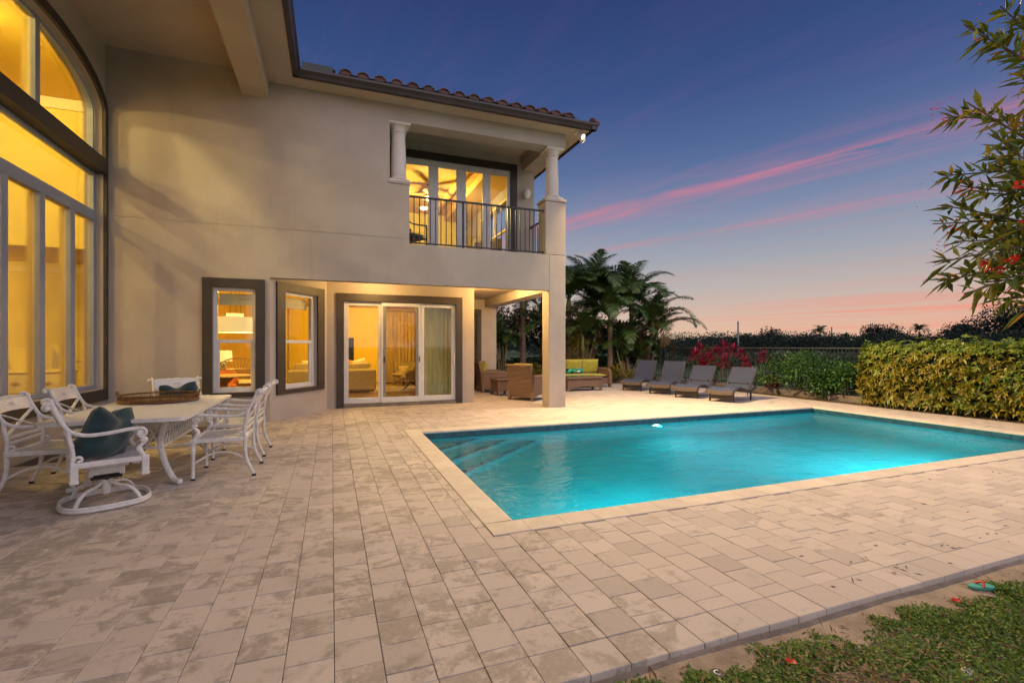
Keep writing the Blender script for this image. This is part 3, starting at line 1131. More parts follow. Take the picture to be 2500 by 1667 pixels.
panel(1.085, 1.98, YD - .005, 'white_frame', 'glass', .035, 'screen_panel')
panel(1.12, 1.945, YD + .001, 'grey_frame', 'glass_screen', .065, 'screen_panel')
panel(1.985, 2.865, YD + .04, 'white_frame', 'glass_green', .105)
m = MB()
m.tube([(2.815, YD + .04, .95), (2.815, YD - .02, .95), (2.815, YD - .02, 1.22), (2.815, YD + .04, 1.22)], .011, 8)
part(m, 'handle', 'white_plastic', sd, True)
m = MB()
m.box(1.135, 1.165, YD - .02, YD + .0, 1.02, 1.16, .006)
part(m, 'latch', 'black_cap', sd)
m = MB()
m.box(1.955, 1.975, YD - .03, YD - .006, 1.02, 1.16, .006)
part(m, 'latch', 'black_cap', sd)
# side door in the recess
m = MB()
m.box(3.45, 3.6, 14.66, 14.74, 0, 2.58)
m.box(4.36, 4.50, 14.66, 14.74, 0, 2.58)
m.box(3.6, 4.36, 14.66, 14.74, 2.43, 2.58)
m.box(3.6, 4.36, 14.78, 14.82, 0, 2.43)
hb(m, 'side_door', 'dark_trim')
# balcony folding door
m = MB()
m.box(1.30, 1.45, YD - .04, YD + .05, 3.44, 6.07)
m.box(4.30, 4.47, YD - .04, YD + .05, 3.44, 6.07)
m.box(1.45, 4.30, YD - .04, YD + .05, 5.90, 6.07)
bd_ = hb(m, 'balcony_door', 'dark_trim')
gx = [(1.53, 2.19), (2.43, 2.88), (3.12, 3.56), (3.76, 4.21)]
m = MB()
m.box(1.452, 4.298, YD, YD + .05, 5.75, 5.898, .004)
m.box(1.452, 4.298, YD, YD + .05, 3.45, 3.56, .004)
xs = [1.452] + [v for g in gx for v in g] + [4.298]
for i in range(0, len(xs), 2):
    m.box(xs[i], xs[i + 1], YD + .001, YD + .049, 3.561, 5.749, .004)
part(m, 'frame', 'white_frame', bd_)
for a, b in gx:
    m = MB()
    m.box(a - .01, b + .01, YD + .02, YD + .026, 3.55, 5.76)
    part(m, 'pane', 'glass', bd_)
for x in (2.62, 3.46):
    m = MB()
    m.box(x + .26, x + .285, YD - .03, YD - .002, 4.45, 4.75, .004)
    part(m, 'handle', 'white_plastic', bd_)
# balcony railings: every baluster its own piece
def railing(p0, p1, z0, z1, step, posts, label):
    a = Vector(p0)
    b = Vector(p1)
    L = (b - a).length
    d = (b - a) / L
    root = thing('balcony_railing', label, 'railing', (*p0[:2], z0))
    ang = math.atan2(d.y, d.x)
    root.rotation_euler = (0, 0, ang)
    H = z1 - z0
    m = MB()
    m.box(0, L, -.025, .025, H - .035, H, .004)
    m.build('top_rail', 'black_metal', root)
    m = MB()
    m.box(0, L, -.015, .015, .035, .065, .003)
    m.build('bottom_rail', 'black_metal', root)
    n = int(round(L / step))
    bm_ = None
    for i in range(1, n):
        x = L * i / n
        if any(abs(x - q_) < .05 for q_ in posts):
            continue
        if bm_ is None:
            mm = MB()
            mm.box(-.009, .009, -.009, .009, .066, H - .036)
            o = mm.build('baluster', 'black_metal', root)
            bm_ = o.data
        else:
            o = link('baluster', bm_, root)
        o.location = (x, 0, 0)
    pm = None
    for q_ in posts:
        if pm is None:
            mm = MB()
            mm.box(-.02, .02, -.021, .021, 0, H - .036)
            o = mm.build('post', 'black_metal', root)
            pm = o.data
        else:
            o = link('post', pm, root)
        o.location = (q_, 0, 0)
    for x in (.01, L - .01):
        for z0_, z1_ in ((H - .055, H + .01), (.02, .08)):
            m = MB()
            m.box(x - .01, x + .01, -.03, .03, z0_, z1_, .003)
            m.build('bracket', 'black_metal', root)
    return root
railing((1.481, FY + .12, 0), (4.528, FY + .12, 0), 3.49, 4.51, .114, [1.16, 2.20], 'black metal railing along the front of the balcony')
railing((4.86, FY + .43, 0), (4.86, 11.465, 0), 3.46, 4.51, .11, [], 'short black railing closing the right side of the balcony')
m = MB()
m.box(1.09, EX - .02, FY + .22, 11.6, 3.0, 3.399)
m.box(4.6, EX - .006, FY + .38, 11.64, 3.40, 3.455)
hb(m, 'balcony_slab', 'stucco')

# ------------------------------------------------------------------ lit outdoor lamps on the house
def lamp(name, kind, loc, watts, col, parent=None, size=.05, aim=None, cone=None, blend=.6):
    l_ = bpy.data.lights.new(name, kind)
    l_.energy = watts
    l_.color = col
    l_.shadow_soft_size = size
    o = bpy.data.objects.new(name, l_)
    COL.objects.link(o)
    o.location = loc
    if aim is not None:
        o.rotation_euler = (Vector(aim) - Vector(loc)).to_track_quat('-Z', 'Y').to_euler()
    if kind == 'SPOT':
        l_.spot_size = R(cone)
        l_.spot_blend = blend
    return o
WARM = (1.0, .66, .28)
FLOODC = (1.0, .70, .36)
fl = thing('floodlight', 'white twin floodlight under the roof corner above the balcony', 'floodlight', (5.22, 9.64, 6.27))
m = MB()
m.lathe([(.055, -.03), (.06, 0)], 16)
m.build('mount', 'white_plastic', fl, True)
for i, (dx, dy, dz) in enumerate(((.80, .05, -.55), (.35, -.75, -.55))):
    d = Vector((dx, dy, dz)).normalized()
    M = Matrix.Translation(d * .05 + Vector((0, 0, -.03))) @ d.to_track_quat('Z', 'Y').to_matrix().to_4x4()
    m = MB()
    m.lathe([(.018, 0), (.02, .04), (.035, .06), (.045, .11), (.062, .16), (.062, .18)], 16, M=M)
    h_ = m.build('lamp_head', 'white_plastic', fl, True)
    m = MB()
    m.lathe([(.0, .181), (.056, .1811), (.055, .186), (0, .19)], 16, M=M, cap=False)
    m.build('lens', 'flood_lens', h_, True)
    p = Vector((5.22, 9.64, 6.27)) + d * .30 + Vector((0, 0, -.03))
    lamp('floodlight_beam', 'SPOT', p, 1350 if i == 0 else 2700, FLOODC, size=.05, aim=((11.5, 8.5, .4) if i == 0 else (8.0, 2.2, 0)), cone=150, blend=.9)
m = MB()
sc_ = thing('wall_sconce', 'small white round lamp on the balcony wall', 'wall lamp', (4.70, 11.43, 5.33))
m.lathe([(.07, -.02), (.07, .02)], 20, M=Matrix.Rotation(R(90), 4, 'X'))
m.build('back_plate', 'white_plastic', sc_, True)
m = MB()
m.lathe([(.03, -.13), (.075, -.09), (.10, -.02), (.095, .05), (.06, .10), (.02, .12)], 20, (0, -.09, 0))
m.build('globe', 'white_plastic', sc_, True)
for k_, (x, y) in enumerate(((.9, 10.7), (3.9, 10.75), (3.6, 11.6))):
    dl = thing('downlight', ['round recessed downlight over the left of the sliding door', 'round recessed downlight near the corner pier', 'round recessed downlight beside the end of the door wall'][k_],
               'downlight', (x, y, 2.898), group='downlights in the patio ceiling')
    m = MB()
    m.lathe([(.075, -.001), (.095, -.006), (.095, 0)], 24)
    m.build('trim_ring', 'white_plastic', dl, True)
    m = MB()
    m.lathe([(.07, -.008), (.0, -.008)], 20, cap=False)
    m.build('lens', 'bulb', dl)
    lamp('downlight_beam', 'POINT', (x, y, 2.82), (45, 110, 60)[k_], (1, .60, .20), size=.06)
# ------------------------------------------------------------------ pool
pool = tag(thing('pool', 'rectangular swimming pool with pale stone coping', 'pool', (5.8, 5.7, 0)), kind='structure')
del pool['category']
def pp_(mb, name, m_, smooth=False, kind=None, par=None):
    o = mb.build(name, m_, par or pool, smooth, True)
    if kind:
        o['kind'] = kind
    return o
BX0, BX1, BY0, BY1 = PX0 + .02, PX1 - .02, PY0 + .02, PY1 - .02
m = MB()
zf = lambda x: -1.10 - .65 * min(1, max(0, (x - 3.5) / 5))
xs = [BX0, 3.5, 6, 8.5, BX1]
for a, b in zip(xs, xs[1:]):
    m.add([(a, BY0, zf(a)), (b, BY0, zf(b)), (b, BY1, zf(b)), (a, BY1, zf(a))], [(0, 1, 2, 3)])
    for y in (BY0, BY1):
        m.add([(a, y, zf(a)), (b, y, zf(b)), (b, y, -.03), (a, y, -.03)], [(0, 1, 2, 3)])
for x in (BX0, BX1):
    m.add([(x, BY0, zf(x)), (x, BY1, zf(x)), (x, BY1, -.03), (x, BY0, -.03)], [(0, 1, 2, 3)])
pp_(m, 'basin', 'plaster')
m = MB()
e = .008
for (x0, x1, y0, y1) in ((BX0, BX1, BY0, BY0 + e), (BX0, BX1, BY1 - e, BY1), (BX0, BX0 + e, BY0 + e, BY1 - e), (BX1 - e, BX1, BY0 + e, BY1 - e)):
    n = max(1, int(round(max(x1 - x0, y1 - y0) / .152)))
    for i in range(n):
        a, b = i / n, (i + 1) / n
        if x1 - x0 > y1 - y0:
            m.box(x0 + (x1 - x0) * a + .002, x0 + (x1 - x0) * b - .002, y0, y1, -.185, -.035)
        else:
            m.box(x0, x1, y0 + (y1 - y0) * a + .002, y0 + (y1 - y0) * b - .002, -.185, -.035)
pp_(m, 'waterline_tile', 'water_tile', kind='stuff')
for i, (a, b, z) in enumerate(((.75, .95, -.36), (1.25, 1.50, -.60), (1.75, 2.05, -.84))):
    m = MB()
    m.ext([(BX0 + .001, BY1 - .001), (BX0 + .001, BY1 - a), (BX0 + b, BY1 - .001)], -1.2, z)
    st_ = pp_(m, 'step', 'plaster')
    m = MB()
    m.add([(BX0 + .002, BY1 - a + .005, z + .003), (BX0 + b - .005, BY1 - .002, z + .003), (BX0 + b - .08, BY1 - .002, z + .003), (BX0 + .002, BY1 - a + .07, z + .003)], [(0, 1, 2, 3)])
    m.add([(BX0 + .002, BY1 - a - .002, z), (BX0 + b + .002, BY1 - .002, z), (BX0 + b + .002, BY1 - .002, z - .05), (BX0 + .002, BY1 - a - .002, z - .05)], [(0, 1, 2, 3)])
    pp_(m, 'step_edge', 'water_tile')
def copestone(length):
    """0.24 deep, bull-nosed along -y side, length on x"""
    mb = MB()
    prof = [(.12, -.06), (.12, 0.0), (.115, .004), (-.10, .006), (-.125, -.001), (-.138, -.018), (-.138, -.036), (-.125, -.052), (-.10, -.058)]
    mb.ext(prof, -length / 2 + .0015, length / 2 - .0015, 'x')
    return mb
def coping_run(p0, p1, rot):
    a = Vector((*p0, 0))
    b = Vector((*p1, 0))
    L = (b - a).length
    n = int(round(L / .303))
    me = None
    for i in range(n):
        if me is None:
            o = copestone(L / n).build('coping_stone', 'coping', pool)
            me = o.data
        else:
            o = link('coping_stone', me, pool)
        o.location = a.lerp(b, (i + .5) / n) - pool.location
        o.rotation_euler = (0, 0, rot)
coping_run((PX0 - .24, PY0 - .12), (PX1 + .24, PY0 - .12), R(180))
coping_run((PX0 - .24, PY1 + .12), (PX1 + .24, PY1 + .12), 0)
coping_run((PX0 - .12, PY0), (PX0 - .12, PY1), R(90))
coping_run((PX1 + .12, PY0), (PX1 + .12, PY1), R(-90))
m = MB()
m.add([(BX0, BY0, -.115), (BX1, BY0, -.115), (BX1, BY1, -.115), (BX0, BY1, -.115)], [(0, 1, 2, 3)])
tag(m.build('pool_water', 'water'), kind='structure')
POOLC = (.05, .90, 1.0)
for k_, (x, y, dy, w) in enumerate(((5.95, BY1 - .012, -1, 26), (8.0, BY0 + .012, 1, 200), (3.2, BY0 + .012, 1, 75))):  # both near-wall lights are added, out of view, to brighten the water
    z = -.30
    pl = thing('pool_light', ['round white pool light on the far pool wall', 'added unseen pool light on the near wall, brightening the deep end', 'added unseen pool light on the near wall, brightening the shallow end'][k_], 'pool light', (x, y, z), 0 if dy < 0 else math.pi)
    m = MB()
    m.lathe([(.09, 0), (.12, .01), (.12, .03), (.09, .035)], 24, M=Matrix.Rotation(R(90), 4, 'X'))
    m.build('rim', 'white_plastic', pl, True)
    m = MB()
    m.lathe([(0, .04), (.085, .034)], 24, M=Matrix.Rotation(R(90), 4, 'X'), cap=False)
    m.build('lens', 'pool_lens', pl, True)
    lamp('pool_light_beam', 'SPOT', (x, y + dy * .12, z), w * 2.2, POOLC, size=.06, aim=(x + (1.2 if k_ == 0 else -.2), y + dy * 3, z - 1.2), cone=176, blend=.8)

# ------------------------------------------------------------------ pavers
patio = tag(bpy.data.objects.new('patio', None), kind='structure')
COL.objects.link(patio)
patio.location = (3, 5, 0)
PS = .205
def paver_mesh(l):
    mb = MB()
    g = .0012
    mb.box(-PS / 2 + g, PS / 2 - g, -l / 2 + g, l / 2 - g, -.065, 0, .0028)
    return mb
cyw, syw = math.cos(R(20.74)), math.sin(R(20.74))
def proj(x, y):
    b = x * syw + y * cyw
    a = x * cyw - y * syw
    if b < .3:
        return None
    return 1250 + 1162 * a / b, 845 + 1162 * 1.4 / b, b
cells = []
x = -3.6 + .003
xcol = [.01 + PS * i for i in range(-18, 58)]
random.seed(11)
for ci, x0 in enumerate(xcol):
    xc = x0 + PS / 2
    if xc < -3.7 or xc > 11.72:
        continue
    cells.append((xc, 1.78 + PS / 2, PS))            # border course
    y = 1.78 + PS
    first = True
    while y < 15.3:
        l = PS
        if first and ci % 2:
            l = PS / 2
        first = False
        yc = y + l / 2
        y += l
        # wholly under the coping or over the water
        if PX0 - .243 <= xc - PS / 2 + .03 and xc + PS / 2 - .03 <= PX1 + .243 and PY0 - .243 <= yc - l / 2 + .03 and yc + l / 2 - .03 <= PY1 + .243:
            continue
        if xc < -1.2 and yc > FY + .25:
            continue
        if xc < -.2 and yc > 9.82 + (xc + 1.07) * 1.32 + .35:
            continue
        if xc < 3.2 and yc > 11.62:
            continue
        if xc < 5 and yc > 14.85:
            continue
        cells.append((xc, yc, l))
scored = []
for c in cells:
    q_ = proj(c[0], c[1])
    s_ = 0
    if q_ and -20 < q_[0] < 2520 and q_[1] < 1690:
        s_ = c[2] / q_[2] ** 3
    scored.append((s_, c))
scored.sort(key=lambda t: -t[0])
PM = {}
rest = MB()
jit = lambda: random.uniform(-.0012, .0012)
for i, (s_, (xc, yc, l)) in enumerate(scored):
    rot = Matrix.Translation((xc, yc, random.uniform(-.0025, .001))) @ Matrix.Rotation(random.uniform(-.006, .006), 4, 'Z') @ Matrix.Rotation(random.uniform(-.005, .005), 4, 'X') @ Matrix.Rotation(random.uniform(-.005, .005), 4, 'Y')
    # stones against the pool are cut to the coping line
    if (PX0 - .245 < xc + PS / 2 and xc - PS / 2 < PX1 + .245 and PY0 - .245 < yc + l / 2 and yc - l / 2 < PY1 + .245):
        x0, x1, y0, y1 = xc - PS / 2, xc + PS / 2, yc - l / 2, yc + l / 2
        cut = []
        if x0 < PX0 - .243 < x1:
            cut.append((x1 - (PX0 - .243), 'x1', PX0 - .243))
        if x0 < PX1 + .243 < x1:
            cut.append((PX1 + .243 - x0, 'x0', PX1 + .243))
        if y0 < PY0 - .243 < y1:
            cut.append((y1 - (PY0 - .243), 'y1', PY0 - .243))
        if y0 < PY1 + .243 < y1:
            cut.append((PY1 + .243 - y0, 'y0', PY1 + .243))
        if cut:
            _, w_, v_ = min(cut)
            x0, x1, y0, y1 = (v_ if w_ == 'x0' else x0, v_ if w_ == 'x1' else x1, v_ if w_ == 'y0' else y0, v_ if w_ == 'y1' else y1)
        if x1 - x0 < .03 or y1 - y0 < .03:
            continue
        mb = MB()
        mb.box(x0 + .0012, x1 - .0012, y0 + .0012, y1 - .0012, -.065, -.0015, .0028)
        if i < 300:
            mb.build('paver', 'paver', patio, False, True)
        else:
            rest.add(mb.v, mb.f)
        continue
    if i < 300:
        if l not in PM:
            o = paver_mesh(l).build('paver', 'paver', patio)
            PM[l] = o.data
        else:
            o = link('paver', PM[l], patio)
        o.matrix_local = Matrix.Translation(-patio.location) @ rot
    else:
        mb = paver_mesh(l)
        rest.add(mb.v, mb.f, rot)
rest.build('paver', 'paver_rest', patio, False, True, kind='stuff')
# border ledge at the planting side
led = MB()
for i in range(10):
    y0 = 7.75 + i * .76
    led.box(11.95 - .02 * (i % 2), 12.32, y0, y0 + .752, .0, .17 + .006 * (i % 3), .012)
tag(led.build('retaining_ledge', 'ledge'), 'low stone retaining ledge behind the sun loungers', 'ledge')
# ------------------------------------------------------------------ white cast dining set (chairs face +y)
def arc(c, r, a0, a1, n, plane='yz', x=0):
    out = []
    for i in range(n + 1):
        a = R(a0 + (a1 - a0) * i / n)
        out.append((x, c[0] + r * math.cos(a), c[1] + r * math.sin(a)))
    return out
def bez(pts, n=14):
    """Catmull-Rom through pts"""
    P = [Vector(p) for p in pts]
    P = [P[0] * 2 - P[1]] + P + [P[-1] * 2 - P[-2]]
    out = []
    for i in range(1, len(P) - 2):
        for k_ in range(n):
            t = k_ / n
            a, b, c, d = P[i - 1], P[i], P[i + 1], P[i + 2]
            out.append(.5 * ((2 * b) + (c - a) * t + (2 * a - 5 * b + 4 * c - d) * t * t + (3 * b - a - 3 * c + d) * t ** 3))
    out.append(P[-2])
    return out
def spiral(c, r0, r1, a0, a1, n, x):
    out = []
    for i in range(n + 1):
        t = i / n
        a = R(a0 + (a1 - a0) * t)
        r_ = r0 + (r1 - r0) * t
        out.append((x, c[0] + r_ * math.cos(a), c[1] + r_ * math.sin(a)))
    return out
def make_chair(swivel=False):
    root = thing('swivel_chair' if swivel else 'dining_chair', 'x', 'chair')
    W = .285
    SH = .43
    # seat
    m = MB()
    for x in (-W, W):
        m.box(x - .02, x + .02, -.24, .26, SH - .045, SH, .006)
    m.box(-W + .02, W - .02, .225, .262, SH - .045, SH, .006)
    m.box(-W + .02, W - .02, -.24, -.205, SH - .045, SH, .006)
    seat = m.build('seat_frame', 'white_cast', root)
    m = MB()
    stepv = .052
    for s_ in (1, -1):
        k_ = -.60
        while k_ < .60:
            # line y = s*x + k clipped to the seat rectangle
            p = []
            for t in [i / 60 for i in range(61)]:
                x = -W + .02 + (2 * W - .04) * t
                y = s_ * x + k_
                if -.205 < y < .225:
                    p.append((x, y))
            if len(p) > 2:
                a, b = p[0], p[-1]
                z = SH - .012 + .004 * s_
                m.tube([(*a, z), (.5 * (a[0] + b[0]), .5 * (a[1] + b[1]), z - .014), (*b, z)], .0125, 4, True, flat=.4)
            k_ += stepv
    m.build('seat_lattice', 'white_cast', root)
    # legs
    if not swivel:
        for s_ in (-1, 1):
            m = MB()
            m.lathe([(.020, .02), (.017, .10), (.019, .27), (.026, .285), (.019, .295), (.028, .305), (.022, .32), (.026, .33), (.024, .385)], 12, (s_ * W, .245, 0))
            m.box(s_ * W - .026, s_ * W + .026, .219, .271, .385, SH + .004, .005)
            l_ = m.build('leg', 'white_cast', root, True)
            c_ = MB()
            c_.lathe([(.021, 0), (.021, .02)], 12, (s_ * W, .245, 0))
            c_.build('foot_cap', 'black_cap', l_)
            m = MB()
            m.tube(bez([(s_ * W, -.24, SH), (s_ * W, -.235, .30), (s_ * W, -.255, .17), (s_ * W * 1.02, -.32, .02)], 6), [.021 - .006 * i / 18 for i in range(19)], 8)
            l_ = m.build('leg', 'white_cast', root, True)
            c_ = MB()
            c_.lathe([(.021, 0), (.021, .022)], 10, (s_ * W * 1.02, -.322, 0))
            c_.build('foot_cap', 'black_cap', l_)
        for s_ in (-1, 1):
            m = MB()
            m.tube(bez([(s_ * W, .245, .17), (s_ * W * .86, .10, .25), (s_ * W * .82, 0, .265), (s_ * W * .86, -.12, .25), (s_ * W, -.262, .17)], 5), .011, 6)
            m.build('stretcher', 'white_cast', root, True)
    else:
        for s_ in (-1, 1):
            for y in (.245, -.225):
                m = MB()
                m.box(s_ * W - .027, s_ * W + .027, y - .027, y + .027, SH - .16, SH + .004, .006)
                m.box(s_ * W - .031, s_ * W + .031, y - .031, y + .031, SH - .17, SH - .14, .006)
                m.build('corner_drop', 'white_cast', root)
        m = MB()
        m.box(-.13, .13, -.15, .15, SH - .10, SH - .05, .01)
        m.box(-.05, .05, -.13, .13, SH - .19, SH - .10, .012)
        m.build('seat_bracket', 'white_cast', root)
        m = MB()
        m.box(-.085, .085, -.11, .11, .225, .245, .006)
        m.box(-.06, .06, -.09, .09, .246, .262, .004)
        m.tube([(-.10, .0, .235), (.10, .0, .235)], .018, 8)
        m.build('rocker_mechanism', 'black_cap', root)
        m = MB()
        m.lathe([(.03, .08), (.035, .14), (.045, .20), (.06, .224)], 14)
        m.build('pedestal', 'white_cast', root, True)
        for k_ in range(4):
            a = R(45 + 90 * k_)
            q_ = lambda r_, z: (r_ * math.cos(a), r_ * math.sin(a), z)
            m = MB()
            m.tube(bez([q_(.03, .20), q_(.10, .165), q_(.20, .145), q_(.27, .10), q_(.315, .03)], 5), [.019] * 21, 6, flat=.7)
            m.build('base_leg', 'white_cast', root, True)
        m = MB()
        ring_ = [(.325 * math.cos(R(a)) * (1 + .05 * math.cos(R(4 * a - 180))), .325 * math.sin(R(a)) * (1 + .05 * math.cos(R(4 * a - 180))), .022) for a in range(0, 360, 8)]
        m.tube(ring_, .016, 8, closed=True, flat=1.0)
        m.tube([(x * 1.0, y * 1.0, .044) for x, y, z in ring_], .012, 8, closed=True)
        m.build('base_ring', 'white_cast', root, True)
    # sides: sweep from top scroll down into the arm, ending in a front scroll
    for s_ in (-1, 1):
        x = s_ * W
        m = MB()
        top = spiral((-.375, .905), .012, .034, -60, 150, 10, x)[::-1]
        top = spiral((-.385, .900), .036, .012, 40, 320, 12, x)[::-1]
        run = bez([(x, -.357, .925), (x, -.335, .86), (x, -.295, .77), (x, -.245, .695), (x, -.15, .655), (x, -.02, .655), (x, .12, .672), (x, .205, .675)], 5)
        fs = spiral((.215, .632), .043, .012, 100, -330, 18, x)
        m.tube(top, .012, 8)
        m.tube(run, .0135, 8, flat=1.25)
        m.tube(fs, [.015 - .005 * i / 18 for i in range(19)], 8)
        m.tube([(x - .012, .215, .632), (x + .012, .215, .632)], .018, 10)
        m.tube([(x - .018, -.385, .900), (x + .018, -.385, .900)], .016, 10)
        m.build('arm', 'white_cast', root, True)
        m = MB()
        m.tube(bez([(x, .222, .592), (x, .245, .56), (x, .20, .50), (x, .235, .43)], 5), [.017 + .007 * math.sin(i * .42) ** 2 for i in range(16)], 8)
        m.lathe([(.016, .555), (.026, .565), (.016, .58), (.028, .592), (.016, .60)], 10, (x, .225, 0))
        m.build('arm_support', 'white_cast', root, True)
        m = MB()
        m.tube(bez([(x, -.235, SH), (x, -.232, .52), (x, -.25, .62), (x, -.262, .715)], 5), .0165, 8)
        m.tube(spiral((-.195, .455), .03, .01, 180, -150, 10, x), .012, 6)
        m.build('back_stile', 'white_cast', root, True)
    by = lambda z: -.235 - (.0 if z < .6 else (z - .6) * .38)
    # back: two lower bars, crossed bars, panel, twisted rail
    for z in (.50, .555):
        m = MB()
        m.box(-W, W, by(z) - .008, by(z) + .008, z - .016, z + .016, .004)
        m.build('back_bar', 'white_cast', root)
    for s_ in (-1, 1):
        m = MB()
        m.tube([(-W * s_, by(.575), .575), (W * s_, by(.785), .785)], .016, 6, flat=.6)
        m.build('cross_bar', 'white_cast', root)
    m = MB()
    v = []
    n = 8
    for i in range(n + 1):
        x = -W + 2 * W * i / n
        bow = .018 * (1 - (x / W) ** 2)
        for z, o in ((.775, .008), (.895, .008), (.895, -.008), (.775, -.008)):
            v.append((x, by(z) - .01 + o - bow, z + (.012 * (1 - (x / W) ** 2) if z < .8 else 0)))
    m.add(v, [(i * 4 + k_, i * 4 + (k_ + 1) % 4, (i + 1) * 4 + (k_ + 1) % 4, (i + 1) * 4 + k_) for i in range(n) for k_ in range(4)])
    p = m.build('back_panel', 'white_cast', root, True)
    m = MB()
    for dz, w in ((.0, .055), (.014, .03), (-.014, .03)):
        m.tube([(-w, by(.835) + .002 - .017, .838 + dz), (0, by(.835) - .017, .838 + dz * 1.6), (w, by(.835) + .002 - .017, .838 + dz)], .005, 5)
    m.build('ornament', 'white_cast', p, True)
    m = MB()
    ns = 24
    m.tube([(-W + 2 * W * i / ns, -.385, .902 + .004 * math.sin(i * 1.3)) for i in range(ns + 1)], [.014 + .008 * math.sin(math.pi * i / ns) ** 2 + .002 * math.sin(i * 2.1) for i in range(ns + 1)], 8)
    for s_ in (-1, 1):
        m.lathe([(.0, -.028), (.018, -.02), (.024, 0), (.018, .02), (0, .028)], 10, M=Matrix.Translation((s_ * (W + .03), -.385, .902)) @ Matrix.Rotation(R(90), 4, 'Y'), cap=False)
    m.build('top_rail', 'white_cast', root, True)
    return root
ch = make_chair()
CH_G = 'white cast dining chairs with four legs'
ch.location = (-1.11, 6.11, 0)
ch.rotation_euler = (0, 0, facing(-1, 0))
tag(ch, 'white cast armchair on the near right side of the dining table', None, CH_G)
dup(ch, (-1.12, 7.08, 0), facing(-1, .02), 'white cast armchair on the far right side of the dining table', CH_G)
dup(ch, (-2.55, 6.0, 0), facing(1, 0), 'white cast armchair at the far left edge under the arched window', CH_G)
dup(ch, (-2.55, 6.98, 0), facing(1, .03), 'white cast armchair by the window corner, second from the left', CH_G)
sw = make_chair(True)
sw.location = (-1.90, 5.30, 0)
sw.rotation_euler = (0, 0, facing(.91, .41))
tag(sw, 'white swivel chair on a ring base, nearest to the camera', None, 'white cast swivel chairs')
dup(sw, (-2.02, 8.12, 0), facing(.45, -.89), 'white swivel chair at the far head of the table', 'white cast swivel chairs')

# table
tb = thing('dining_table', 'long white cast table carrying the rattan tray', 'table', (-1.88, 6.5, 0))
m = MB()
hx, hy = .57, 1.15
c_ = .045
m.ext([(-hx + c_, -hy), (hx - c_, -hy), (hx, -hy + c_), (hx, hy - c_), (hx - c_, hy), (-hx + c_, hy), (-hx, hy - c_), (-hx, -hy + c_)], .690, .722)
top = m.build('table_top', 'lattice_top', tb)
m = MB()
for a in ((-hx + .03, -hx + .055, -hy + .03, hy - .03), (hx - .055, hx - .03, -hy + .03, hy - .03), (-hx + .055, hx - .055, -hy + .03, -hy + .055), (-hx + .055, hx - .055, hy - .055, hy - .03)):
    m.box(*a, .7223, .726, .001)
m.build('border', 'white_cast', top)
m = MB()
m.box(-.36, .36, -.86, -.80, .64, .689, .005)
m.box(-.36, .36, .80, .86, .64, .689, .005)
m.box(-.36, -.31, -.80, .80, .64, .689, .005)
m.box(.31, .36, -.80, .80, .64, .689, .005)
m.build('apron', 'white_cast', tb)
for sx in (-1, 1):
    for sy in (-1, 1):
        m = MB()
        m.tube(bez([(sx * .33, sy * .82, .68), (sx * .27, sy * .70, .56), (sx * .22, sy * .60, .40), (sx * .26, sy * .62, .22), (sx * .36, sy * .72, .06), (sx * .43, sy * .80, .035)], 6),
               [.034 - .008 * i / 30 for i in range(31)], 8, flat=.8)
        m.lathe([(0, -.03), (.024, -.02), (.032, 0), (.024, .022), (0, .03)], 10, (sx * .44, sy * .81, .036), cap=False)
        l_ = m.build('leg', 'white_cast', tb, True)
for sx in (-1, 1):
    m = MB()
    for z in (.36, .60):
        m.box(sx * .235 - .012, sx * .235 + .012, -.62, .62, z - .014, z + .014, .004)
    n = 12
    for i in range(n):
        y0 = -.60 + 1.2 * i / n
        y1 = y0 + 1.2 / n
        m.tube([(sx * .235, y0, .375), (sx * .235, y1, .585)], .009, 5)
        m.tube([(sx * .235, y1, .375), (sx * .235, y0, .585)], .009, 5)
    m.build('lattice_panel', 'white_cast', tb)
for sy in (-1, 1):
    m = MB()
    for z in (.36, .60):
        m.box(-.22, .22, sy * .61 - .012, sy * .61 + .012, z - .014, z + .014, .004)
    n = 4
    for i in range(n):
        y0 = -.22 + .44 * i / n
        y1 = y0 + .44 / n
        m.tube([(y0, sy * .61, .375), (y1, sy * .61, .585)], .009, 5)
        m.tube([(y1, sy * .61, .375), (y0, sy * .61, .585)], .009, 5)
    m.build('lattice_panel', 'white_cast', tb)

# rattan tray
ra, rb_ = .40, .33
tr = thing('rattan_tray', 'oval brown rattan tray on the white dining table', 'tray', (-1.97, 6.98, .727), R(8))
def ell(s_, z, n=48):
    return [(ra * s_ * math.cos(2 * math.pi * i / n), rb_ * s_ * math.sin(2 * math.pi * i / n), z) for i in range(n)]
m = MB()
m.ext([(p[0], p[1]) for p in ell(.95, 0)], .004, .016)
m.build('tray_base', 'basket_rattan', tr)
m = MB()
for z, r_ in ((.012, .013), (.026, .010), (.085, .010)):
    m.tube(ell(1, z), r_, 6, closed=True)
tr_r = m.build('rim', 'basket_rattan', tr, True)
m = MB()
n = 26
for i in range(n):
    a0 = 2 * math.pi * i / n
    m.tube([(ra * math.cos(a0), rb_ * math.sin(a0), .014), (ra * math.cos(a0), rb_ * math.sin(a0), .085)], .0055, 5)
    for rr in (1.0, .72, .45):
        p = []
        for k_ in range(9):
            t = k_ / 8
            a = a0 + (2 * math.pi / n) * (.5 + (t - .5) * rr)
            p.append((ra * math.cos(a), rb_ * math.sin(a), .02 + .055 * rr * math.sin(math.pi * t)))
        m.tube(p, .0025, 4)
m.build('side_weave', 'basket_rattan', tr)
for s_ in (-1, 1):
    m = MB()
    m.tube(bez([(s_ * ra, -.05, .08), (s_ * (ra + .012), -.04, .125), (s_ * (ra + .012), .04, .125), (s_ * ra, .05, .08)], 5), .008, 6)
    m.build('handle', 'basket_rattan', tr, True)
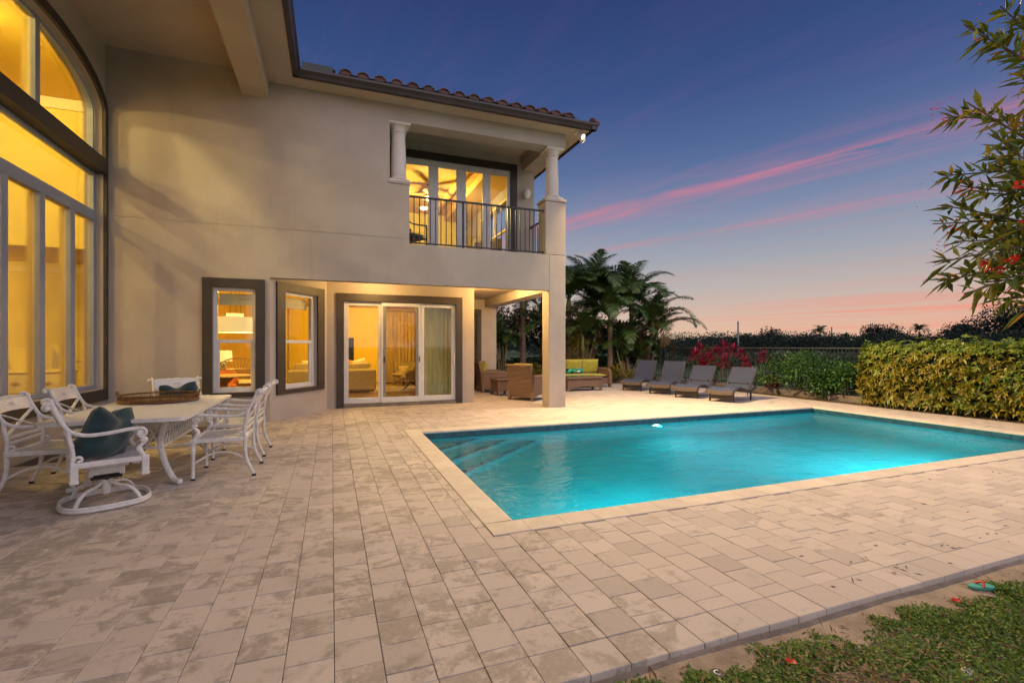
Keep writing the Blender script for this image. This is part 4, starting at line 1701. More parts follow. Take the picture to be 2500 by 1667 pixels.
# teal pillows
def pillow(loc, M, label):
    root = thing('pillow', label, 'pillow', loc, 0, 'teal velvet pillows on the dining chairs')
    m = MB()
    m.pillow(.46, .46, .24, 18, None, .6)
    # chopped top edge and slumped corners
    vv_ = []
    for (px_, py_, pz_) in m.v:
        a_, b_ = px_ / .23, py_ / .23
        dent = .085 * max(0, b_) ** 2 * math.exp(-(a_ / .38) ** 2)
        px_ *= 1 + .10 * (1 - b_ * b_) - .05 * max(0, b_)
        vv_.append(tuple(M @ Vector((px_ + .008 * math.sin(9 * b_), py_ - dent, pz_ * (1.0 - .25 * b_) + .010 * math.sin(6 * a_ + 4 * b_)))))
    m.v = vv_
    o = m.build('cover', 'teal_velvet', root, True, angle=80)
    return root
th = facing(.96, -.25)
pillow((-1.88, 5.26, .635), Matrix.Rotation(th, 4, 'Z') @ Matrix.Rotation(R(-14), 4, 'X') @ Matrix.Rotation(R(90), 4, 'X') @ Matrix.Rotation(R(8), 4, 'Z'), 'plump teal velvet pillow on the near swivel chair')
th = facing(.45, -.89)
pillow((-2.09, 8.24, .645), Matrix.Rotation(th, 4, 'Z') @ Matrix.Rotation(R(-16), 4, 'X') @ Matrix.Rotation(R(90), 4, 'X') @ Matrix.Rotation(R(-6), 4, 'Z'), 'teal velvet pillow on the chair at the far head of the table')

# ------------------------------------------------------------------ wicker lounge set (face +y)
def cush(mb, w, d, t, M):
    n = 10
    v = []
    f = []
    for side in (1, -1):
        o = len(v)
        for i in range(n + 1):
            for j in range(n + 1):
                a = -1 + 2 * i / n
                b = -1 + 2 * j / n
                e = (max(0, 1 - abs(a) ** 8) * max(0, 1 - abs(b) ** 8)) ** .35
                v.append((a * w / 2, b * d / 2, side * t / 2 * (.0 + e * (.82 + .18 * (1 - a * a) * (1 - b * b)))))
        for i in range(n):
            for j in range(n):
                q_ = (o + i * (n + 1) + j, o + (i + 1) * (n + 1) + j, o + (i + 1) * (n + 1) + j + 1, o + i * (n + 1) + j + 1)
                f.append(q_ if side == 1 else q_[::-1])
    mb.add(v, f, M)
def skirt(mb, w, y0, y1, z0, z1, arch_h, axis):
    """apron panel with an arched lower edge"""
    n = 12
    pts = [(-w, z1), (w, z1), (w, z0)] + [(w - .07 - (2 * w - .14) * i / n, z0 + .03 + arch_h * math.sin(math.pi * i / n)) for i in range(n + 1)] + [(-w, z0)]
    mb.ext(pts, y0, y1, axis)
def wicker_seat(name, label, W, cush_n, loc, rz, group):
    root = thing(name, label, 'sofa' if cush_n > 1 else 'armchair', loc, rz, group)
    hw = W / 2
    m = MB()
    skirt(m, hw - .05, .36, .40, .08, .33, .06, 'y')
    m.build('front_apron', 'wicker', root)
    m = MB()
    m.box(-hw + .06, hw - .06, -.34, .36, .24, .33, .02)
    m.build('seat_base', 'wicker', root)
    for s_ in (-1, 1):
        m = MB()
        prof = [(-.40, .07), (-.33, .07), (-.30, .11), (-.1, .14), (.15, .14), (.33, .11), (.36, .07), (.42, .07), (.43, .40), (.42, .50), (.36, .565), (.27, .59), (-.33, .60)]
        m.ext(prof, s_ * hw - (.10 if s_ > 0 else 0), s_ * hw + (.10 if s_ < 0 else 0), 'x')
        m.build('arm', 'wicker', root)
        m = MB()
        m.tube(bez([(s_ * (hw - .05), -.36, .60), (s_ * (hw - .05), .0, .60), (s_ * (hw - .05), .27, .595), (s_ * (hw - .05), .385, .55), (s_ * (hw - .05), .425, .44), (s_ * (hw - .05), .43, .12)], 5), .062, 10)
        m.build('arm_roll', 'wicker', root, True)
        for y in (-.36, .38):
            m = MB()
            m.box(s_ * (hw - .05) - .035, s_ * (hw - .05) + .035, y - .035, y + .035, 0, .10, .006)
            m.build('leg', 'wicker', root)
    m = MB()
    # raked back with an arched foot and rolled head
    v0 = [(-.36, .08), (-.42, .55), (-.50, .90), (-.47, .93), (-.42, .92), (-.36, .58), (-.28, .10)]
    m.ext(v0, -hw + .035, hw - .035, 'x')
    m.tube([(-hw + .02, -.475, .905), (hw - .02, -.475, .905)], .035, 10)
    m.build('back', 'wicker', root)
    cw = (W - .22) / cush_n
    m = MB()
    cush(m, W - .21, .66, .14, Matrix.Translation((0, .06, .40)))
    m.build('seat_cushion', 'lime_cloth', root, True, angle=80)
    for i in range(cush_n):
        m = MB()
        cush(m, cw - .01, .50, .17, Matrix.Translation((-(W - .22) / 2 + cw * (i + .5), -.285, .70)) @ Matrix.Rotation(R(80), 4, 'X'))
        m.build('back_cushion', 'lime_cloth', root, True, angle=80)
    return root
sofa = wicker_seat('wicker_sofa', 'brown wicker sofa with three lime cushions', 2.10, 3, (7.87, 14.40, 0), math.pi, None)
ac = wicker_seat('wicker_armchair', 'brown wicker armchair seen from behind, left of the corner pier', .80, 1, (4.86, 11.62, 0), facing(.82, .57), 'wicker armchairs under the balcony')
dup(ac, (4.62, 14.02, 0), facing(.97, -.05), 'brown wicker armchair with lime cushion against the back wall', 'wicker armchairs under the balcony')
def bolster(loc, rz, label, L=.44):
    root = thing('bolster_pillow', label, 'pillow', loc, rz, 'tropical print bolsters')
    m = MB()
    r_ = .085
    m.lathe([(0, -L / 2 - .01), (.04, -L / 2 - .01), (r_ * .85, -L / 2), (r_, -L / 2 + .02), (r_, L / 2 - .02), (r_ * .85, L / 2), (.04, L / 2 + .01), (0, L / 2 + .01)], 20, M=Matrix.Rotation(R(90), 4, 'Y'), cap=False)
    m.build('cover', 'tropical', root, True)
bolster((7.72, 14.38, .56), R(3), 'green tropical print bolster on the wicker sofa', .62)
bolster((4.62, 13.96, .56), R(70), 'green tropical print bolster on the armchair by the back wall')
def wicker_table(name, label, w, d, h, loc, rz):
    root = thing(name, label, 'table', loc, rz)
    m = MB()
    m.box(-w / 2, w / 2, -d / 2, d / 2, h - .085, h - .008, .03)
    m.build('table_top', 'wicker', root)
    m = MB()
    m.box(-w / 2 + .05, w / 2 - .05, -d / 2 + .05, d / 2 - .05, h - .012, h, .003)
    m.build('glass_top', 'black_glass', root)
    for s_ in (-1, 1):
        m = MB()
        skirt(m, w / 2 - .06, s_ * (d / 2 - .06) - .015, s_ * (d / 2 - .06) + .015, .06, h - .09, .05, 'y')
        m.build('side_panel', 'wicker', root)
        m = MB()
        skirt(m, d / 2 - .075, s_ * (w / 2 - .06) - .015, s_ * (w / 2 - .06) + .015, .06, h - .09, .05, 'x')
        m.build('side_panel', 'wicker', root)
        for t in (-1, 1):
            m = MB()
            m.box(s_ * (w / 2 - .065) - .035, s_ * (w / 2 - .065) + .035, t * (d / 2 - .065) - .035, t * (d / 2 - .065) + .035, 0, h - .088, .006)
            m.build('leg', 'wicker', root)
    return root
wicker_table('coffee_table', 'low brown wicker coffee table in front of the sofa', 1.26, .62, .45, (7.42, 13.38, 0), 0)
wicker_table('side_table', 'small square wicker table between the two armchairs', .56, .56, .50, (4.58, 12.92, 0), R(8))

# ------------------------------------------------------------------ sun loungers (head towards +x)
def make_lounger(back_pts):
    root = thing('sun_lounger', 'x', 'sun lounger')
    w = .34
    prof = bez([(0, 0, .245), (.06, 0, .30), (.18, 0, .345), (.36, 0, .365), (.58, 0, .335), (.78, 0, .285), (.95, 0, .265)], 5)
    def slab(P, t, hw, mb, sag=.012):
        v = []
        n = 6
        for i, p in enumerate(P):
            a = P[min(i + 1, len(P) - 1)] - P[max(i - 1, 0)]
            nn = Vector((-a.z, 0, a.x)).normalized()
            for k_ in range(n + 1):
                y = -hw + 2 * hw * k_ / n
                q_ = p - nn * sag * (1 - (y / hw) ** 2)
                v.append((q_.x, y, q_.z))
            for k_ in range(n, -1, -1):
                y = -hw + 2 * hw * k_ / n
                q_ = p - nn * (t + sag * (1 - (y / hw) ** 2))
                v.append((q_.x, y, q_.z))
        c = 2 * n + 2
        f = [(i * c + k_, (i + 1) * c + k_, (i + 1) * c + (k_ + 1) % c, i * c + (k_ + 1) % c) for i in range(len(P) - 1) for k_ in range(c)]
        f += [tuple(range(c)), tuple((len(P) - 1) * c + k_ for k_ in range(c - 1, -1, -1))]
        mb.add(v, f)
    m = MB()
    slab(prof, .03, w - .02, m)
    m.build('seat', 'sling', root, True)
    m = MB()
    back = bez(back_pts, 4)
    slab(back, .03, w - .02, m)
    m.build('backrest', 'sling', root, True)
    for s_ in (-1, 1):
        m = MB()
        rail = bez([(0, 0, .235), (.06, 0, .285), (.18, 0, .325), (.36, 0, .345), (.58, 0, .315), (.80, 0, .262), (.98, 0, .245), (1.16, 0, .27), (1.30, 0, .33), (1.38, 0, .40)], 4)
        m.tube([(p.x, s_ * w, p.z) for p in rail], .034, 8, flat=1.0)
        m.build('side_rail', 'lounger_frame', root, True)
        m = MB()
        m.tube([(p.x, s_ * (w - .015), p.z - .01) for p in back], .018, 8)
        m.build('back_rail', 'lounger_frame', root, True)
        for x, z in ((.13, .29), (1.12, .25)):
            m = MB()
            m.box(x - .02, x + .02, s_ * (w - .04) - .018, s_ * (w - .04) + .018, 0, z, .004)
            m.build('leg', 'lounger_frame', root)
    m = MB()
    n = 8
    v = []
    for k_ in range(n + 1):
        y = -w - .01 + 2 * (w + .01) * k_ / n
        dz = -.022 * (1 - (y / w) ** 2)
        v += [(-.012, y, .285 + dz), (-.012, y, .205 + dz), (.03, y, .205 + dz), (.03, y, .30 + dz)]
    m.add(v, [(i * 4 + k_, i * 4 + (k_ + 1) % 4, (i + 1) * 4 + (k_ + 1) % 4, (i + 1) * 4 + k_) for i in range(n) for k_ in range(4)] + [(0, 1, 2, 3), (n * 4 + 3, n * 4 + 2, n * 4 + 1, n * 4)])
    m.build('front_edge', 'lounger_edge', root, True)
    m = MB()
    m.box(.10, .12, -w + .04, w - .04, .07, .24)
    m.build('front_panel', 'lounger_frame', root)
    m = MB()
    m.tube([(1.10, -w + .05, .42), (1.10, w - .05, .42)], .012, 6)
    m.tube([(1.08, -w + .1, .10), (1.06, -w + .1, .48)], .01, 6)
    m.tube([(1.08, w - .1, .10), (1.06, w - .1, .48)], .01, 6)
    m.build('back_support', 'lounger_frame', root)
    return root
LG = 'sun loungers in a row'
lo = make_lounger([(.90, 0, .275), (1.04, 0, .42), (1.20, 0, .68), (1.33, 0, .94)])
lo2 = make_lounger([(.90, 0, .275), (1.07, 0, .40), (1.28, 0, .62), (1.46, 0, .84)])
spots = [(8.74, 12.62, 31, 'grey-brown sun lounger closest to the wicker sofa'), (8.86, 11.42, 30, 'grey-brown sun lounger, second from the sofa'),
         (8.90, 10.36, 27, 'grey-brown sun lounger in front of the red plants, third from the sofa'), (9.06, 9.30, 20, 'grey-brown sun lounger nearest to the hedge, fourth in the row')]
for i, (x, y, a, lb) in enumerate(spots):
    src = lo if i < 2 else lo2
    if i in (0, 2):
        src.location = (x, y, 0)
        src.rotation_euler = (0, 0, R(a))
        tag(src, lb, None, LG)
    else:
        dup(src, (x, y, 0), R(a), lb, LG)
# balcony chair
bc = thing('balcony_chair', 'black metal chair with cushion at the left end of the balcony', 'chair', (1.62, 10.75, 3.44), R(-60))
m = MB()
cush(m, .5, .5, .1, Matrix.Translation((0, 0, .42)))
m.build('seat_cushion', 'sofa_cloth', bc, True)
m = MB()
cush(m, .5, .5, .1, Matrix.Translation((0, -.26, .70)) @ Matrix.Rotation(R(78), 4, 'X'))
m.build('back_cushion', 'sofa_cloth', bc, True)
for s_ in (-1, 1):
    m = MB()
    m.tube(bez([(s_ * .28, .26, 0), (s_ * .28, .26, .60), (s_ * .28, .20, .64), (s_ * .28, -.22, .64), (s_ * .28, -.32, .95)], 4), .018, 6)
    m.tube([(s_ * .28, -.26, .64), (s_ * .28, -.30, 0)], .018, 6)
    m.build('frame_side', 'black_metal', bc, True)
m = MB()
for x in (-.2, -.1, 0, .1, .2):
    m.box(x - .01, x + .01, -.33, -.31, .40, .95)
m.box(-.28, .28, -.335, -.305, .93, .97)
m.box(-.28, .28, -.25, .25, .34, .37)
m.build('back_slats', 'black_metal', bc)
# ------------------------------------------------------------------ rooms behind the glass
def hm(mb, name, m_):
    return mb.build(name, m_, house, False, True)
# great room behind the arched window
m = MB()
wallp(m, 'y', 12.6, 12.7, -10, -3.78, 3.45, 7.6)
wallp(m, 'y', 12.6, 12.7, -10, -8.6, 0, 3.45)
wallp(m, 'y', 12.6, 12.7, -4.35, -3.78, 0, 3.45)
wallp(m, 'x', -10.1, -10, 1.5, 15.5, 0, 7.6)
wallp(m, 'y', 1.4, 1.5, -10, -3.78, 0, 7.6)
wallp(m, 'y', 15.4, 15.5, -10, -3.5, 0, 3.6)
wallp(m, 'x', -3.60, -3.5, 10.1, 15.4, 0, 7.6)
hm(m, 'interior_wall', 'cream_wall')
m = MB()
m.box(-10, -3.78, 1.5, 12.6, 6.55, 6.62)
m.box(-10, -3.6, 12.7, 15.4, 3.5, 3.6)
hm(m, 'interior_ceiling', 'warm_wall')
m = MB()
m.box(-10, -3.6, 1.5, 15.4, -.03, .012)
hm(m, 'interior_floor', 'dark_wood')
m = MB()
for z, h_, o in ((1.02, .05, .03), (.10, .20, .02), (3.25, .14, .06)):
    m.box(-10, -3.7, 15.4 - o, 15.399, z, z + h_)
for i in range(6):
    x = -9.6 + i * .98
    for a in ((x, x + .03, .38, .92), (x + .75, x + .78, .38, .92), (x + .03, x + .75, .38, .41), (x + .03, x + .75, .89, .92)):
        m.box(a[0], a[1], 15.38, 15.398, a[2], a[3])
m.box(-10, -3.79, 12.55, 12.599, 6.32, 6.54)
m.box(-4.42, -4.35, 12.58, 12.72, 0, 3.45)
hm(m, 'crown_moulding', 'cream_trim')
m = MB()
m.box(-6.3, -5.7, 8.2, 8.5, 6.535, 6.549)
for i in range(6):
    m.box(-6.27, -5.73, 8.23 + i * .042, 8.25 + i * .042, 6.525, 6.536)
hm(m, 'ceiling_vent', 'grey_frame')
for k_, (x, y, w, lb) in enumerate(((-5.0, 5.6, 480, 'near the window'), (-6.6, 8.4, 460, 'in the middle of the great room'), (-5.0, 9.6, 250, 'close to the corner of the great room'), (-8.6, 5.0, 500, 'deep in the great room'))):
    dl = thing('ceiling_light', 'round recessed ceiling light ' + lb, 'ceiling light', (x, y, 6.549), group='ceiling lights in the great room')
    m = MB()
    m.lathe([(.08, -.002), (.10, -.006), (.10, 0)], 20)
    m.build('trim_ring', 'white_plastic', dl, True)
    m = MB()
    m.lathe([(.075, -.008), (0, -.008)], 16, cap=False)
    m.build('lens', 'bulb', dl)
    lamp('ceiling_light_beam', 'POINT', (x, y, 6.42), w, (1, .80, .30), size=.14)
lamp('hall_fill_lamp', 'POINT', (-9.0, 13.9, 3.2), 160, (1, .80, .28), size=.1)  # unseen lamp without fixture, added to fill the room past the opening
dr = thing('white_dresser', 'white dresser with an oval pull behind the arched window', 'dresser', (-5.7, 12.25, .012))
m = MB()
m.box(-.75, .75, -.24, .24, 0, .86, .01)
m.box(-.78, .78, -.27, .25, .862, .90, .008)
m.build('carcass', 'cream_trim', dr)
for i in (-1, 0, 1):
    for z in (.10, .48):
        m = MB()
        m.box(i * .49 - .23, i * .49 + .23, -.258, -.242, z, z + .34, .004)
        d_ = m.build('drawer', 'cream_trim', dr)
        m = MB()
        m.lathe([(.055, 0), (.06, .01), (.03, .02), (0, .022)], 16, M=Matrix.Translation((i * .49, -.259, z + .18)) @ Matrix.Rotation(R(90), 4, 'X') @ Matrix.Diagonal((1, .65, 1, 1)))
        m.build('oval_pull', 'rattan_inside', d_, True)
for k_, (x, w, h_, t) in enumerate(((-5.95, .62, .46, -.12), (-5.15, .30, .52, .05))):
    c = thing('canvas', ['wide pale canvas leaning on the white dresser', 'narrow pale canvas leaning at the end of the dresser'][k_], 'canvas', (x, 12.28, .915), t)
    m = MB()
    m.box(-w / 2, w / 2, -.012, .012, 0, h_, .003, Matrix.Rotation(R(-10), 4, 'X'))
    m.build('stretched_canvas', 'cream_wall', c)
    m = MB()
    m.add([(-w / 2 + .02, -.0165, .03), (w * .1, -.0165, .03), (-w * .05, -.0165, h_ * .55), (-w / 2 + .02, -.0165, h_ * .9)], [(0, 1, 2, 3)], Matrix.Rotation(R(-10), 4, 'X'))
    m.build('painted_shape', 'sofa_cloth', c)

# living room behind the sash windows and the sliding door
m = MB()
wallp(m, 'y', 19.0, 19.1, -3.5, 3.10, 0, 2.9)
wallp(m, 'x', 3.05, 3.099, 11.68, 19, 0, 2.9)
wallp(m, 'x', -3.49, -3.42, 10.06, 19, 0, 2.9)
hm(m, 'interior_wall', 'warm_wall')
m = MB()
m.box(-3.49, 3.09, 10.06, 17.0, 2.86, 2.895) if False else m.ext([(-3.49, 10.06), (-1.22, 10.06), (-.32, 11.3), (-.32, 11.69), (3.09, 11.69), (3.09, 19), (-3.49, 19)], 2.86, 2.895)
hm(m, 'interior_ceiling', 'warm_wall')
m = MB()
m.ext([(-3.49, 10.06), (-1.22, 10.06), (-.32, 11.3), (-.32, 11.69), (3.09, 11.69), (3.09, 19), (-3.49, 19)], -.03, .02)
hm(m, 'interior_floor', 'dark_wood')
for k_, (x, y, w) in enumerate(((.6, 15.6, 140), (2.2, 16.4, 95), (-1.2, 13.6, 85))):
    dl = thing('room_light', ['recessed ceiling light above the grey sofa', 'recessed ceiling light above the swivel armchairs', 'recessed ceiling light above the dining corner'][k_], 'ceiling light', (x, y, 2.858),
               group='ceiling lights in the living room')
    m = MB()
    m.lathe([(.08, -.002), (.10, -.006), (.10, 0)], 20)
    m.build('trim_ring', 'white_plastic', dl, True)
    m = MB()
    m.lathe([(.075, -.008), (0, -.008)], 16, cap=False)
    m.build('lens', 'bulb', dl)
    lamp('room_light_beam', 'POINT', (x, y, 2.74), w, (1, .72, .17), size=.06)
def drum(z0, z1, r0, r1, root, name, m_='lamp_shade'):
    m = MB()
    m.lathe([(r0, z0), (r1, z1)], 32, cap=False)
    m.lathe([(r0 - .006, z0), (r1 - .006, z1)], 32, cap=False)
    return m.build(name, m_, root, True)
pn = thing('pendant_lamp', 'large cream drum pendant lamp behind the sash window', 'pendant lamp', (-2.0, 12.0, 2.86))
drum(-1.16, -.82, .40, .33, pn, 'drum_shade')
m = MB()
m.lathe([(.17, -.82), (.17, -.74)], 24)
m.build('shade_cap', 'lamp_shade', pn, True)
m = MB()
for x in (-.10, .02, .12):
    m.tube([(x, 0, -.75), (x * .5, 0, 0)], .004, 5)
m.build('cord', 'black_cap', pn)
lamp('pendant_lamp_bulb', 'POINT', (-2.0, 12.0, 1.72), 35, (1, .72, .28), size=.08)
tl = thing('table_lamp', 'small lit table lamp deep in the room behind the pendant', 'table lamp', (-2.9, 15.6, .75))
drum(.22, .52, .24, .22, tl, 'lamp_shade')
m = MB()
m.lathe([(.08, 0), (.09, .02), (.03, .05), (.07, .14), (.03, .22)], 16)
m.build('base', 'teal_velvet', tl, True)
lamp('table_lamp_bulb', 'POINT', (-2.9, 15.6, 1.14), 25, (1, .72, .28), size=.06)
sb = thing('sideboard', 'long low wooden sideboard under the table lamp', 'sideboard', (-2.6, 15.8, .02))
m = MB()
m.box(-.8, .8, -.25, .25, .08, .728, .01)
m.build('carcass', 'rattan_inside', sb)
for x in (-.7, .7):
    m = MB()
    m.box(x - .03, x + .03, -.2, .2, 0, .08)
    m.build('leg', 'dark_wood', sb)
tt = thing('pedestal_table', 'round wooden pedestal dining table behind the sash window', 'table', (-2.25, 12.1, .02))
m = MB()
m.lathe([(.28, 0), (.27, .02), (.12, .10), (.06, .32), (.10, .55), (.24, .70)], 24)
m.build('pedestal', 'rattan_inside', tt, True)
m = MB()
m.lathe([(.56, .70), (.58, .72), (.56, .74)], 36)
m.build('table_top', 'rattan_inside', tt, True)
def tub(label, loc, rz):
    root = thing('tub_chair', label, 'chair', loc, rz, 'orange tub chairs round the pedestal table')
    m = MB()
    v = []
    n = 14
    for i in range(n + 1):
        a = R(180 + 180 * i / n)
        hgt = .55 + .28 * math.sin(math.pi * i / n)
        for r_, z in ((.24, .42), (.27, hgt), (.245, hgt), (.215, .44)):
            v.append((r_ * math.cos(a), r_ * math.sin(a), z))
    m.add(v, [(i * 4 + k_, i * 4 + (k_ + 1) % 4, (i + 1) * 4 + (k_ + 1) % 4, (i + 1) * 4 + k_) for i in range(n) for k_ in range(4)])
    m.build('shell', 'orange_cloth', root, True)
    m = MB()
    m.lathe([(.23, .40), (.24, .44), (.2, .47)], 20)
    m.build('seat', 'orange_cloth', root, True)
    for k_ in range(4):
        a = R(45 + 90 * k_)
        m = MB()
        m.tube([(.12 * math.cos(a), .12 * math.sin(a), .41), (.24 * math.cos(a), .24 * math.sin(a), 0)], .012, 6)
        m.build('leg', 'rattan_inside', root)
tub('orange tub chair to the right of the pedestal table', (-1.62, 12.35, .02), facing(-.8, -.3))
tub('orange tub chair to the left of the pedestal table', (-2.85, 11.75, .02), facing(.8, .3))
tub('orange tub chair behind the pedestal table', (-2.35, 12.95, .02), facing(.05, -1))
pc = thing('peacock_settee', 'rattan settee with a fan-shaped back behind the pedestal table', 'settee', (-2.3, 14.3, .02), math.pi)
m = MB()
for i in range(19):
    a = R(18 + 8 * i)
    m.tube([(.25 * math.cos(a), -.3, .45 + .12 * math.sin(a)), (.75 * math.cos(a), -.36, .45 + .62 * math.sin(a))], .009, 5)
m.tube([(.75 * math.cos(R(a)), -.36, .45 + .62 * math.sin(R(a))) for a in range(0, 181, 10)], .02, 6)
m.build('fan_back', 'rattan_inside', pc)
m = MB()
cush(m, 1.3, .62, .16, Matrix.Translation((0, 0, .42)))
m.build('seat_cushion', 'cream_cloth', pc, True)
for x in (-.6, .6):
    for y in (-.25, .25):
        m = MB()
        m.tube([(x, y, 0), (x, y, .36)], .022, 6)
        m.build('leg', 'rattan_inside', pc)
# grey sofa, back towards the patio
gs = thing('grey_sofa', 'grey-beige sofa seen from behind through the sliding door', 'sofa', (.16, 15.3, .02))
m = MB()
m.box(-1.35, 1.10, -.42, -.20, .05, .70, .05)
m.build('back', 'sofa_cloth', gs)
m = MB()
m.box(-1.30, 1.05, -.19, .5, .05, .40, .04)
m.build('base', 'sofa_cloth', gs)
for s_, x in ((-1, -1.35), (1, .90)):
    m = MB()
    m.box(x, x + .20, -.195, .52, .051, .60, .05)
    m.build('arm', 'sofa_cloth', gs)
for i in range(3):
    m = MB()
    cush(m, .72, .44, .2, Matrix.Translation((-.85 + .72 * i, -.12, .66)) @ Matrix.Rotation(R(78), 4, 'X'))
    m.build('back_cushion', 'sofa_cloth', gs, True)
for k_, (x, mm, rz, lb) in enumerate(((.62, 'cream_cloth', 14, 'cream pillow on the end of the grey sofa'), (.18, 'orange_cloth', -10, 'orange pillow on the grey sofa'), (-.75, 'cream_cloth', 8, 'cream pillow on the grey sofa behind the bay window'))):
    pw = thing('sofa_pillow', lb, 'pillow', (x + .18, 15.28, .80), R(rz))
    m = MB()
    m.pillow(.46, .42, .16, 10, Matrix.Rotation(R(74), 4, 'X') @ Matrix.Rotation(R(rz), 4, 'Z'))
    m.build('cover', mm, pw, True)
def swchair(label, loc, rz):
    root = thing('lounge_chair', label, 'armchair', loc, rz, 'beige swivel lounge chairs indoors')
    m = MB()
    v = []
    n = 16
    for i in range(n + 1):
        a = R(160 + 220 * i / n)
        t = i / n
        hgt = .52 + .30 * math.sin(math.pi * t) ** 1.5
        for r_, z in ((.28, .26), (.40, hgt), (.35, hgt + .01), (.24, .34)):
            v.append((r_ * math.cos(a) * 1.0, r_ * math.sin(a), z))
    m.add(v, [(i * 4 + k_, i * 4 + (k_ + 1) % 4, (i + 1) * 4 + (k_ + 1) % 4, (i + 1) * 4 + k_) for i in range(n) for k_ in range(4)])
    m.build('shell', 'sofa_cloth', root, True)
    m = MB()
    cush(m, .58, .58, .16, Matrix.Translation((0, .04, .38)))
    m.build('seat_cushion', 'sofa_cloth', root, True)
    for k_ in range(4):
        a = R(45 + 90 * k_)
        m = MB()
        m.tube([(0, 0, .24), (.15 * math.cos(a), .15 * math.sin(a), .15), (.36 * math.cos(a), .36 * math.sin(a), .0)], .014, 6)
        m.build('leg', 'black_cap', root)
swchair('beige swivel lounge chair farther from the glass', (2.36, 17.0, .035), facing(-.7, -.5))
swchair('beige swivel lounge chair closest to the glass door', (2.36, 15.2, .035), facing(-.9, .3))
pw = thing('lounge_pillow', 'striped cream pillow on the far lounge chair', 'pillow', (2.40, 17.06, .56))
m = MB()
m.pillow(.42, .30, .14, 10, Matrix.Rotation(R(30), 4, 'Z') @ Matrix.Rotation(R(68), 4, 'X'))
m.build('cover', 'cream_cloth', pw, True)
rg = thing('area_rug', 'patterned beige rug under the lounge chairs', 'rug', (1.9, 16.2, .021))
m = MB()
m.box(-.85, 1.2, -1.5, 1.6, 0, .012, .003)
m.build('pile', 'rug', rg)
tv = thing('television', 'black flat television on the warm back wall', 'television', (.36, 18.9, .80))
m = MB()
m.box(-.62, .42, .02, .06, 0, .92, .01)
m.build('bezel', 'black_cap', tv)
m = MB()
m.box(-.60, .40, .012, .019, .02, .90)
m.build('screen', 'black_glass', tv)
def drape(name, label, x0, x1, y, z0, z1, m_, folds, amp=.05, rz=0, axis='x'):
    root = thing(name, label, 'curtain', (x0, y, z0))
    m = MB()
    n = folds * 8
    v = []
    for i in range(n + 1):
        t = i / n
        dy = amp * math.sin(2 * math.pi * folds * t) + .3 * amp * math.sin(2 * math.pi * folds * 2.7 * t + 1)
        for z, k_ in ((0, 1.0), ((z1 - z0) * .6, .9), (z1 - z0, .55)):
            v.append(((x1 - x0) * t if axis == 'x' else dy * k_, dy * k_ if axis == 'x' else (x1 - x0) * t, z))
    m.add(v, [(i * 3 + k_, (i + 1) * 3 + k_, (i + 1) * 3 + k_ + 1, i * 3 + k_ + 1) for i in range(n) for k_ in range(2)])
    m.build('cloth', m_, root, True, angle=80)
    m = MB()
    m.tube([(-.08, 0, z1 - z0 + .03), (x1 - x0 + .08, 0, z1 - z0 + .03)] if axis == 'x' else [(0, -.08, z1 - z0 + .03), (0, x1 - x0 + .08, z1 - z0 + .03)], .015, 8)
    m.build('rod', 'rattan_inside', root, True)
    return root
drape('curtain', 'cream floor-length curtain on the far wall of the living room', 1.95, 3.02, 18.7, .03, 2.72, 'curtain', 8)
drape('curtain', 'pale sheer curtain right behind the right-hand glass panel', 2.12, 2.98, 11.95, .03, 2.62, 'sheer', 8, .035)
drape('curtain', 'cream curtain seen through the angled bay window', -2.1, -1.38, 18.7, .03, 2.72, 'curtain', 6, .05)
ct = thing('console_table', 'slim dark console with jars against the living room wall', 'console', (0.0, 18.6, .02))
m = MB()
m.box(-.7, -.25, -.2, .15, .70, .76, .005)
m.box(-.69, -.64, -.19, .14, 0, .70)
m.box(-.31, -.26, -.19, .14, 0, .70)
m.build('frame', 'dark_wood', ct)
jr = thing('jar', 'small pale jar standing on the console', 'jar', (-.48, 18.55, .781))
m = MB()
m.lathe([(.05, 0), (.07, .04), (.07, .16), (.03, .20), (.03, .30)], 16)
m.build('body', 'cream_cloth', jr, True)

# upper room behind the balcony door
m = MB()
wallp(m, 'y', 17.4, 17.5, -1.5, 4.76, 3.44, 6.30, [(3.0, 3.75, 3.5, 4.65)])
wallp(m, 'x', -1.6, -1.5, 11.66, 17.4, 3.44, 6.30)
hm(m, 'interior_wall', 'cream_wall')
m = MB()
m.box(-1.5, 4.755, 11.66, 17.4, 6.22, 6.29)
m.box(3.9, 4.755, 11.66, 17.4, 6.02, 6.219)
m.box(3.4, 3.52, 11.66, 17.4, 6.12, 6.219)
hm(m, 'interior_ceiling', 'beam_ceiling')
m = MB()
m.box(-1.5, 4.755, 11.66, 17.4, 3.40, 3.44)
hm(m, 'interior_floor', 'dark_wood')
m = MB()
m.box(3.0, 3.75, 17.35, 17.41, 4.60, 4.66)
m.box(2.94, 3.0, 17.35, 17.41, 3.5, 4.66)
m.box(3.75, 3.81, 17.35, 17.41, 3.5, 4.66)
m.box(4.70, 4.77, 12.58, 15.42, 5.60, 5.66)
m.box(4.70, 4.77, 13.97, 14.03, 4.1, 5.6)
m.box(4.70, 4.77, 12.6, 15.4, 4.75, 4.80)
hm(m, 'window_casing', 'cream_trim')
fn = thing('ceiling_fan', 'five-bladed ceiling fan with lit bowl in the upper room', 'ceiling fan', (2.72, 14.2, 6.22))
m = MB()
m.lathe([(.07, -.05), (.07, 0)], 16)
m.tube([(0, 0, 0), (0, 0, -.30)], .014, 8)
m.lathe([(.05, -.44), (.11, -.42), (.12, -.36), (.09, -.30), (.03, -.28)], 20)
m.build('motor', 'rattan_inside', fn, True)
